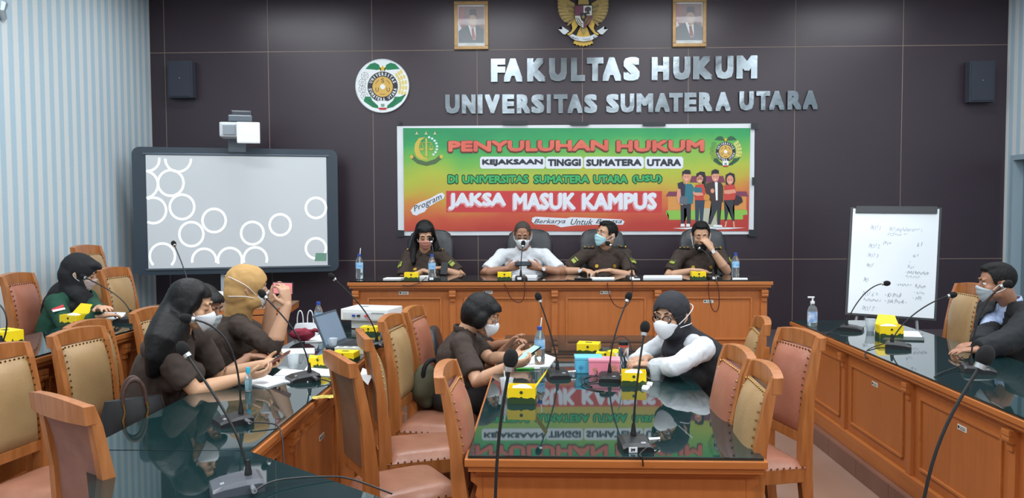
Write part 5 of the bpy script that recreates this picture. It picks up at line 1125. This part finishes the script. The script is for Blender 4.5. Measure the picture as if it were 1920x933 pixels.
        for k in (-1, 1):
            z1, z2 = (-.03+dz, -.05+dz)
            if straps == 'scarf':
                hpart(G().tube(smoothp([(k*.07, .04, z1), (k*.104, -.02, .02), (k*.09, -.09, .05), (0, -.135, .06)]), .0022, 6), 'mask_strap', WHT); hpart(G().tube(smoothp([(k*.066, .04, z2), (k*.1, -.02, -.04), (k*.07, -.1, -.05), (0, -.12, -.05)]), .0022, 6), 'mask_strap', WHT)
            else: hpart(G().tube(smoothp([(k*.07, .045, z1), (k*.083, .01, .0), (k*.09, -.018, .004), (k*.09, -.026, -.015), (k*.082, .0, -.035), (k*.065, .042, z2)]), .0018, 6), 'mask_strap', WHT)
    if glasses:
        g = G()
        for k in (-1, 1):
            g.tube([(k*.032+.023*math.cos(2*PI*i/16), .1045-.006*abs(math.cos(2*PI*i/16))*(1 if k*math.cos(2*PI*i/16) > 0 else 0), .006+.019*math.sin(2*PI*i/16)) for i in range(17)], .0022 if glasses != 'dark' else .0034, 6, cap=False)
            g.tube([(k*.055, .1, .01), (k*.082, .03, .012), (k*.086, -.02, .01)], .002, 6)
        g.tube([(-.009, .106, .01), (0, .108, .013), (.009, .106, .01)], .002, 6)
        hpart(g, 'glasses', mat('glasses_rim', '2a1a16', .3) if glasses == 'dark' else mat('wire_rim', 'a8a29a', .3, metal=.8), smooth=False)
    # --- hair
    if hair in ('short', 'thin'):
        def cut(co):
            p = HI @ co; y, z, x = p.y, p.z, abs(p.x)
            zf = .085 if hair == 'short' else .098+.01*x*10
            if hair == 'thin' and x > .045: zf = .06
            pts = ((-.2, -.07), (-.07, -.062), (-.035, -.01), (-.02, .02), (.012, .02), (.02, -.005), (.035, .005), (.045, .05), (.06, zf), (.3, zf+.01))
            for (a1, b1), (a2, b2) in zip(pts, pts[1:]):
                if a1 <= y < a2: return z < b1+(b2-b1)*(y-a1)/(a2-a1)
            return False
        k = .0 if hair == 'thin' else .007
        g = G().ell((0, -.013, .037), (.0785+k*.6, .098+k*.7, .088+k), seg=28, rg=20)
        if hair == 'short': g.ell((0, .045, .1), (.05, .035, .022)).ell((0, .0, .105), (.06, .07, .028))
        bmesh.ops.transform(g.b, matrix=HM, verts=g.b.verts); organic(g, 'hair', HAIRM if hair == 'short' else mat('thin_greying_hair', '3a302b', .8), t, B0, .0055, 1, disp=.0022 if hair == 'short' else .0, dscale=.02, cut=cut, solid=.003, seed=sd)
    if hair in ('long', 'bob'):
        g = G(); g.ell((0, -.018, .04), (.09, .108, .096), seg=28, rg=20)
        if hair == 'bob': g.ell((0, -.035, .0), (.1, .1, .1)).ell((0, -.06, -.045), (.075, .06, .055)).ell((0, .045, .062), (.072, .06, .05)).ell((.082, .01, -.02), (.025, .045, .06)).ell((-.082, .01, -.02), (.025, .045, .06))
        else:
            for k in (-1, 1): g.tube([(k*.05, .03, .085), (k*.074, .022, .02), (k*.078, .0, -.05)], [.026, .022, .028], 12, rnd=True)
            g.ell((0, -.045, -.03), (.075, .07, .08))
            for k in (-1, 1): g.ell((k*.076, -.018, .0), (.022, .05, .062))
        bmesh.ops.transform(g.b, matrix=HM, verts=g.b.verts)
        for path in hairpts or []: g.tube([p_[0] for p_ in path], [p_[1] for p_ in path], 16, hint=RT, rnd=True)
        def cut(co):
            p = HI @ co; return (p.y > .028 and abs(p.x) < .060+.1*max(0, .0-p.z)*0 and -.16 < p.z < .068-.25*max(0, abs(p.x)-.02)) and p.length < .22
        organic(g, 'hair', HAIR, t, B0, .0065, 12, disp=.0012, dscale=.025, cut=cut, solid=.003, seed=sd)
    if scarf:
        g = G(); g.ell((0, -.018, .035), (.094, .118, .104), seg=28, rg=20).ell((0, .015, -.065), (.078, .082, .062)).ell((0, -.05, -.03), (.088, .085, .09))
        if straps == 'brim': g.ell((0, .085, .08), (.05, .035, .016)).ell((0, .06, .085), (.075, .05, .03))
        bmesh.ops.transform(g.b, matrix=HM, verts=g.b.verts)
        nb = N-up*.0; g.tube([HM @ V((0, -.03, -.04)), (HM @ V((0, -.03, -.08))+nb)/2, nb-up*.01, nb-up*.06-spine*.02], [(.085, .085), (.085, .085), (.105, .1), (.15, .12)] if drape else [(.085, .085), (.083, .083), (.085, .085), (.09, .08)], 20, hint=RT, rnd=True)
        if hairpts:
            for path in hairpts: g.tube([p_[0] for p_ in path], [p_[1] for p_ in path], 16, hint=RT, rnd=True)
        def cut(co):
            p = HI @ co; return p.y > .035 and (p.x/.061)**2+((p.z+.018)/.083)**2 < 1 and p.length < .3
        organic(g, 'headscarf', scarf, t, B0, .0085, 9, disp=.0035, dscale=.08, cut=cut, solid=.004, seed=sd)
    # --- uniform marks, laid on the cloth
    def stick(name, p, M, w_, h_, th=.004, round_=False, upv=None, label=None, dr=None):
        if dr is None: dr = -fwd
        loc, nor, i_, d_ = bv.ray_cast(p, V(dr).normalized())
        if loc is None: return
        if nor.dot(dr) > 0: nor = -nor
        u_ = V(upv or up); u_ = (u_-nor*u_.dot(nor)).normalized(); s_ = u_.cross(nor)
        rot = Matrix((s_, u_, nor)).transposed(); q = loc+nor*.003
        g = G()
        if round_: g.tube([q-nor*.001, q+nor*th], [w_/2, w_/2], 12)
        else: g.box(q+nor*th/2, (w_, h_, th), rot, bev=min(w_, h_)*.15)
        return g.out(name, M, t, loc=-B0, label=label)
    if uniform:
        for k in (1, -1):
            S = Sh[k]; dn = -up; U = lambda f: mid+RT*k*hw*f+up*.35+fwd*.012
            stick('epaulette', U(.8), BLKC, .05, .1, .008, upv=RT, label='black shoulder mark with gold bars', dr=dn)
            stick('gold_bar', U(1.02), GOLD, .045, .012, .013, upv=RT, dr=dn); stick('gold_button', U(.8), GOLD, .02, .02, .014, True, dr=dn); stick('gold_button', U(.62), GOLD, .018, .018, .014, True, dr=dn)
            stick('round_badge', mid-spine*.095+RT*k*.08+fwd*.4, GOLD, .034, .034, .006, True)
            E = arm[k][0]; o_ = (RT*k*.55+fwd*.85).normalized(); q = Sh[k].lerp(E, .25)
            stick('arm_patch', q+o_*.3, YG, .046, .06, .005, upv=(Sh[k]-E), dr=-o_); stick('arm_patch_mark', q+o_*.3+(Sh[k]-E).normalized()*.012, mat('patch_dark', '2c3a1c', .6), .05, .01, .008, upv=(Sh[k]-E), dr=-o_)
        stick('name_tag', mid-spine*.145+RT*.075+fwd*.4, mat('grey_tag', '8d8f8f', .4), .07, .018, .004)
        stick('ribbon_bar', mid-spine*.145-RT*.07+fwd*.3, mat('cream_bar', 'c8bd98', .5), .06, .012, .004)
        for q in range(3): stick('button', mid-spine*(.13+.08*q)+fwd*.3, mat('brown_button', '5b4a3e', .4), .011, .011, .003, True)
        for k in (1, -1): stick('chest_pocket', mid-spine*.2+RT*k*.075+fwd*.3, top, .085, .03, .003)
    if watch is not None:
        E, W = arm[watch]; ax = (W-E).normalized(); c_ = E.lerp(W, .9); G().tube([c_-ax*.009, c_+ax*.009], [.029, .029], 16).out('watch_strap', BLK, t, loc=-B0)
        vd = (V((0, 0, 1.68))-c_); vd = (vd-ax*vd.dot(ax)).normalized(); G().tube([c_+vd*.024, c_+vd*.036], [.017, .017], 16).out('watch_dial', WHT, t, loc=-B0)
    return t, arm, HM, stick, mid, fwd, RT
def gap(p, q): return V(p)*.5+V(q)*.5
def zed(v, z): v = V(v); v.z = z; return v
DOWN = (0, 0, -1)
# the four on the dais
X = lambda px, Y_=7.27: at(px, 450, Y_).x
TZ = ZD+.035
H1 = at(797, 440, 7.1)
person('long-haired woman in brown uniform and pink mask on the dais', DZ, (X(799), 7.24, DZ+.50), -90, at(797, 471, 7.2), H1, -78, 28, hr=3, hw=.16, uniform=True, eyes=False, skin=SKIN, hair='long', mask=(MASKP, 'flat'),
       hairpts=[[(at(784, 436, 7.2), (.04, .045)), (at(777, 465, 7.19), (.045, .04)), (at(773, 492, 7.15), (.035, .03))], [(at(810, 440, 7.2), (.035, .04)), (at(817, 465, 7.2), (.04, .04)), (at(817, 485, 7.19), (.025, .025))], [(at(797, 445, 7.2), (.08, .06)), (at(797, 475, 7.28), (.09, .05))]],
       arms=[dict(w=zed(at(795, 505, 6.971), TZ), pole=(-1, .2, -.6), d=(.8, -.5, -.1), curl=.9), dict(w=zed(at(826, 505, 6.989), TZ+.02), pole=(1, .3, -.6), d=(-.6, -.6, .1), curl=1.)])
person('man in white shirt and white mask looking at his phone on the dais', DZ, (X(984), 7.25, DZ+.50), -90, at(981, 468, 7.2), at(980, 440, 7.13), -92, 22, hw=.2, top=WSH, skin=SKIND, female=False, thick=1.12, hair='thin', mask=(MASKW, 'cup'), glasses='wire', eyes=False, watch=-1,
       arms=[dict(w=zed(at(950, 498, 6.93), TZ+.02), pole=(-1, .2, -.4), d=(.95, -.1, .3), palm=(.1, .9, .1), curl=.7), dict(w=zed(at(1012, 498, 6.93), TZ+.025), pole=(1, .2, -.4), d=(-.95, -.1, .3), palm=(-.1, .9, .1), curl=.7)])
person('man in brown uniform and pale blue mask looking aside on the dais', DZ, (X(1134), 7.25, DZ+.50), -90, at(1134, 466, 7.22), at(1137, 440, 7.16), -145, -4, hr=-6, hw=.185, uniform=True, skin=SKIN, female=False, thick=1.04, hair='short', mask=(MASKB, 'flat'), watch=1,
       arms=[dict(w=zed(at(1095, 508, 6.971), TZ), pole=(-1, .3, -.4), d=(.5, -.8, 0), curl=.9), dict(w=zed(at(1142, 508, 6.936), TZ), pole=(1, .2, -.5), d=(-.95, -.2, 0), curl=.3)])
t4 = person('man in brown uniform rubbing his eyes at the right of the dais', DZ, (X(1314), 7.25, DZ+.50), -90, at(1312, 468, 7.22), at(1314, 441, 7.1), -97, 18, hw=.185, uniform=True, skin=SKIN, female=False, thick=1.04, hair='short', mask=(mat('black_mask', '1a1a1c', .8), 'flat'), chin=True, eyes=False, watch=-1,
       arms=[dict(w=zed(at(1300, 508, 6.953), TZ), pole=(-1, .2, -.5), d=(.95, -.1, 0), curl=.4), dict(w=at(1334, 466, 6.971), pole=(.6, -.3, -1), d=(-.55, .25, .9), palm=(-.5, .9, -.2), curl=.75)])
phone('black phone held by the man in the white shirt', at(981, 494, 6.9), Matrix.Rotation(R(90), 3, 'Z') @ Matrix.Rotation(R(-25), 3, 'Y'))
phone('black phone standing before the woman on the dais', zed(at(833, 505, 6.918), ZD+.06), frame_yz((.1, .3, 1), (.25, 1, -.3)), sz=(.065, .11, .01))
phone('black phone lying on the dais table before the man in blue mask', zed(at(1094, 512, DY+.12), ZD+.006), Matrix.Rotation(R(80), 3, 'Z'))
# outer left
r5 = person('woman in green jacket and black headscarf, arms crossed on the outer left table', .2, (-3.32, 5.30, .74), 0, at(138, 549, 5.33), at(150, 512, 5.33), 22, 22, hw=.165, top=GRNC, sleeve=.97, skin=SKIN, scarf=BLKC, straps='brim', mask=(mat('pale_mask_tan', 'c0aaa4', .75), 'flat'), eyes=False, chest=-5,
       hairpts=[[(at(140, 540, 5.33), (.1, .09)), (at(152, 556, 5.3), (.1, .06)), (at(160, 572, 5.3), (.06, .04))], [(at(125, 545, 5.35), (.13, .08)), (at(108, 562, 5.38), (.12, .06)), (at(98, 580, 5.4), (.1, .04))]],
       arms=[dict(w=on(188, 592, ZO+.06), pole=(-.3, -.6, -1), d=(.5, .85, .0), curl=.5), dict(w=on(186, 577, ZO+.12), pole=(-.2, .6, -1), d=(.75, -.6, .1), curl=.4)])
# red and white flag on her sleeve
E5 = r5[1][1][0]; S5 = r5[4]+r5[6]*.165
cd = (V((0, 0, 1.68))-S5).normalized(); fp = S5.lerp(E5, .2)
r5[3]('flag_patch', fp+cd*.4, mat('flag_patch_red', 'c8323c', .6), .075, .022, .005, upv=(S5-E5), dr=-cd, label='red half of the flag patch')
r5[3]('flag_patch', fp+cd*.4+(E5-S5).normalized()*.022, mat('flag_patch_white', 'e6e6e6', .6), .075, .022, .005, upv=(S5-E5), dr=-cd, label='white half of the flag patch')
# inner left, three women in brown
hd = at(358, 573, 3.8)
person('woman with very long black hair and white mask holding a phone', 0, (-1.93, 3.80, .56), 0, at(338, 622, 3.8), hd, 10, 17, hw=.175, top=UNI, skin=mat('fair_skin', 'c39675', .5), eyes=False, hair='long', mask=(MASKW, 'cup'), thick=1.05, chest=-8,
       hairpts=[[(at(345, 562, 3.82), (.09, .09)), (at(330, 590, 3.79), (.1, .085)), (at(320, 615, 3.72), (.105, .09)), (at(305, 645, 3.64), (.1, .085)), (at(296, 672, 3.62), (.085, .055)), (at(288, 700, 3.61), (.055, .025))]],
       arms=[dict(w=on(462, 706, ZS+.045), pole=(-.4, -.5, -1), d=(.9, .35, .1), palm=(.1, .5, .8), curl=.8), dict(w=on(492, 682, ZS+.05), pole=(-.3, .4, -1), d=(.9, -.1, .1), palm=(.0, -.5, .8), curl=.8)])
phone('phone in red case held by the long-haired woman', on(520, 672, ZS+.085), frame_yz((.85, .2, .48), (-.45, -.1, .88))).children[0].data.materials[0] = mat('red_case', '7a4338', .4)
person('black-haired person in brown uniform hidden behind the long-haired woman', 0, (-1.93, 4.28, .56), 0, at(368, 630, 4.25), at(380, 577, 4.22), -8, 20, hw=.165, skin=SKIND, eyes=False, hair='bob', mask=(MASKG, 'flat'),
       arms=[dict(w=on(468, 668, ZS+.04), pole=(-.3, -.4, -1), d=(1, .1, 0)), dict(w=on(490, 655, ZS+.04), pole=(-.3, .3, -1), d=(1, -.2, 0))])
person('woman in tan headscarf and brown uniform taking a photo with her phone', 0, (-1.90, 4.80, .56), 14, at(446, 588, 4.76), at(466, 540, 4.74), 24, 8, hw=.2, top=UNI, sleeve=.45, scarf=TANC, straps='scarf', skin=SKIN, mask=(MASKW, 'flat'), thick=1.2, chest=25, s=1.08, drape=False,
       arms=[dict(w=at(538, 572, 4.5), pole=(.2, -.4, -1), d=(-.15, .1, 1), palm=(-.9, .6, 0), curl=.9), dict(w=at(508, 566, 4.75), pole=(-.1, .3, -1), d=(.25, -.1, 1), palm=(.8, .6, 0), curl=.9)])
ph = phone('phone with lit red screen raised by the woman in tan headscarf', at(531, 540, 4.6), Matrix(((0, -.93, -.35), (0, .35, -.93), (1, 0, 0))), 'c87a7e', .8)
# middle table
person('short-haired woman in white mask bent over her phone at the middle table', 0, (-.46, 4.74, .56), 0, at(872, 621, 4.71), at(903, 590, 4.7), -2, 26, hw=.18, top=UNI, skin=SKIN, hair='bob', mask=(MASKW, 'cup'), glasses='wire', eyes=False, thick=1.08,
       arms=[dict(w=on(957, 684, ZM+.05), pole=(-.2, -.35, -1), d=(.95, .15, .12), palm=(0, .6, .7), curl=.9), dict(w=on(962, 668, ZM+.05), pole=(-.2, .4, -1), d=(.95, -.1, .1), palm=(0, -.6, .7), curl=.9)])
phone('phone with pale green screen held by the short-haired woman', on(990, 662, ZM+.1), Matrix.Rotation(R(-60), 3, 'Z') @ Matrix.Rotation(R(28), 3, 'X'), '9fd8c4', .3)
person('person in dark uniform almost hidden behind the short-haired woman', 0, (-.44, 5.36, .56), 0, at(878, 628, 5.32), at(897, 594, 5.3), 0, 20, hw=.165, skin=SKIND, hair='short', female=False,
       arms=[dict(w=on(950, 650, ZM+.04), pole=(-.2, -.3, -1)), dict(w=on(960, 641, ZM+.04), pole=(-.2, .3, -1))])
person('woman in dark headscarf, glasses and white mask with black vest over white sleeves', 0, (1.06, 4.38, .56), 180, at(1279, 627, 4.38), at(1257, 593, 4.3), -128, 6, hw=.175, top=WSH, sleeve=.97, vest=BLKC, scarf=mat('charcoal_scarf', '1e1f26', .8, bump=.3, bscale=18), skin=SKIN, mask=(MASKW, 'cup'), glasses='dark', straps='scarf', thick=1.06, chest=200, watch=1, s=1.02,
       arms=[dict(w=on(1214, 672, ZM+.05), pole=(.3, .9, .1), d=(-.85, -.3, 0), curl=.9), dict(w=on(1222, 684, ZM+.05), pole=(.25, -1, .12), d=(-.9, .25, .05), curl=.8)])
r12 = person('man in black jacket and grey mask seated beyond the right table', 0, (3.28, 5.02, .56), 180, at(1893, 570, 5.0), at(1869, 531, 4.98), 166, 8, hw=.2, top=mat('light_blue_shirt', 'a9b9d8', .8), jacket=NAVY, sleeve=.9, skin=SKIND, female=False, hair='short', mask=(MASKG, 'flat'), thick=1.1, s=1.03, chest=182,
       arms=[dict(w=on(1838, 646, ZS+.05), pole=(.3, .4, -1), d=(-1, 0, 0), curl=.5), dict(w=on(1832, 656, ZS+.045), pole=(.3, -.5, -1), d=(-1, .1, 0), curl=.4)])
dup(chT, (3.36, 5.02, 0), PI/2, 'chair under the man in the black jacket at the right edge')
oc = exec_chair(-.47, 5.36, 'small black chair with rounded back behind the short-haired woman'); oc.location.z = 0; oc.rotation_euler.z = PI/2; oc.scale = (.76, .76, .76); del oc['group']
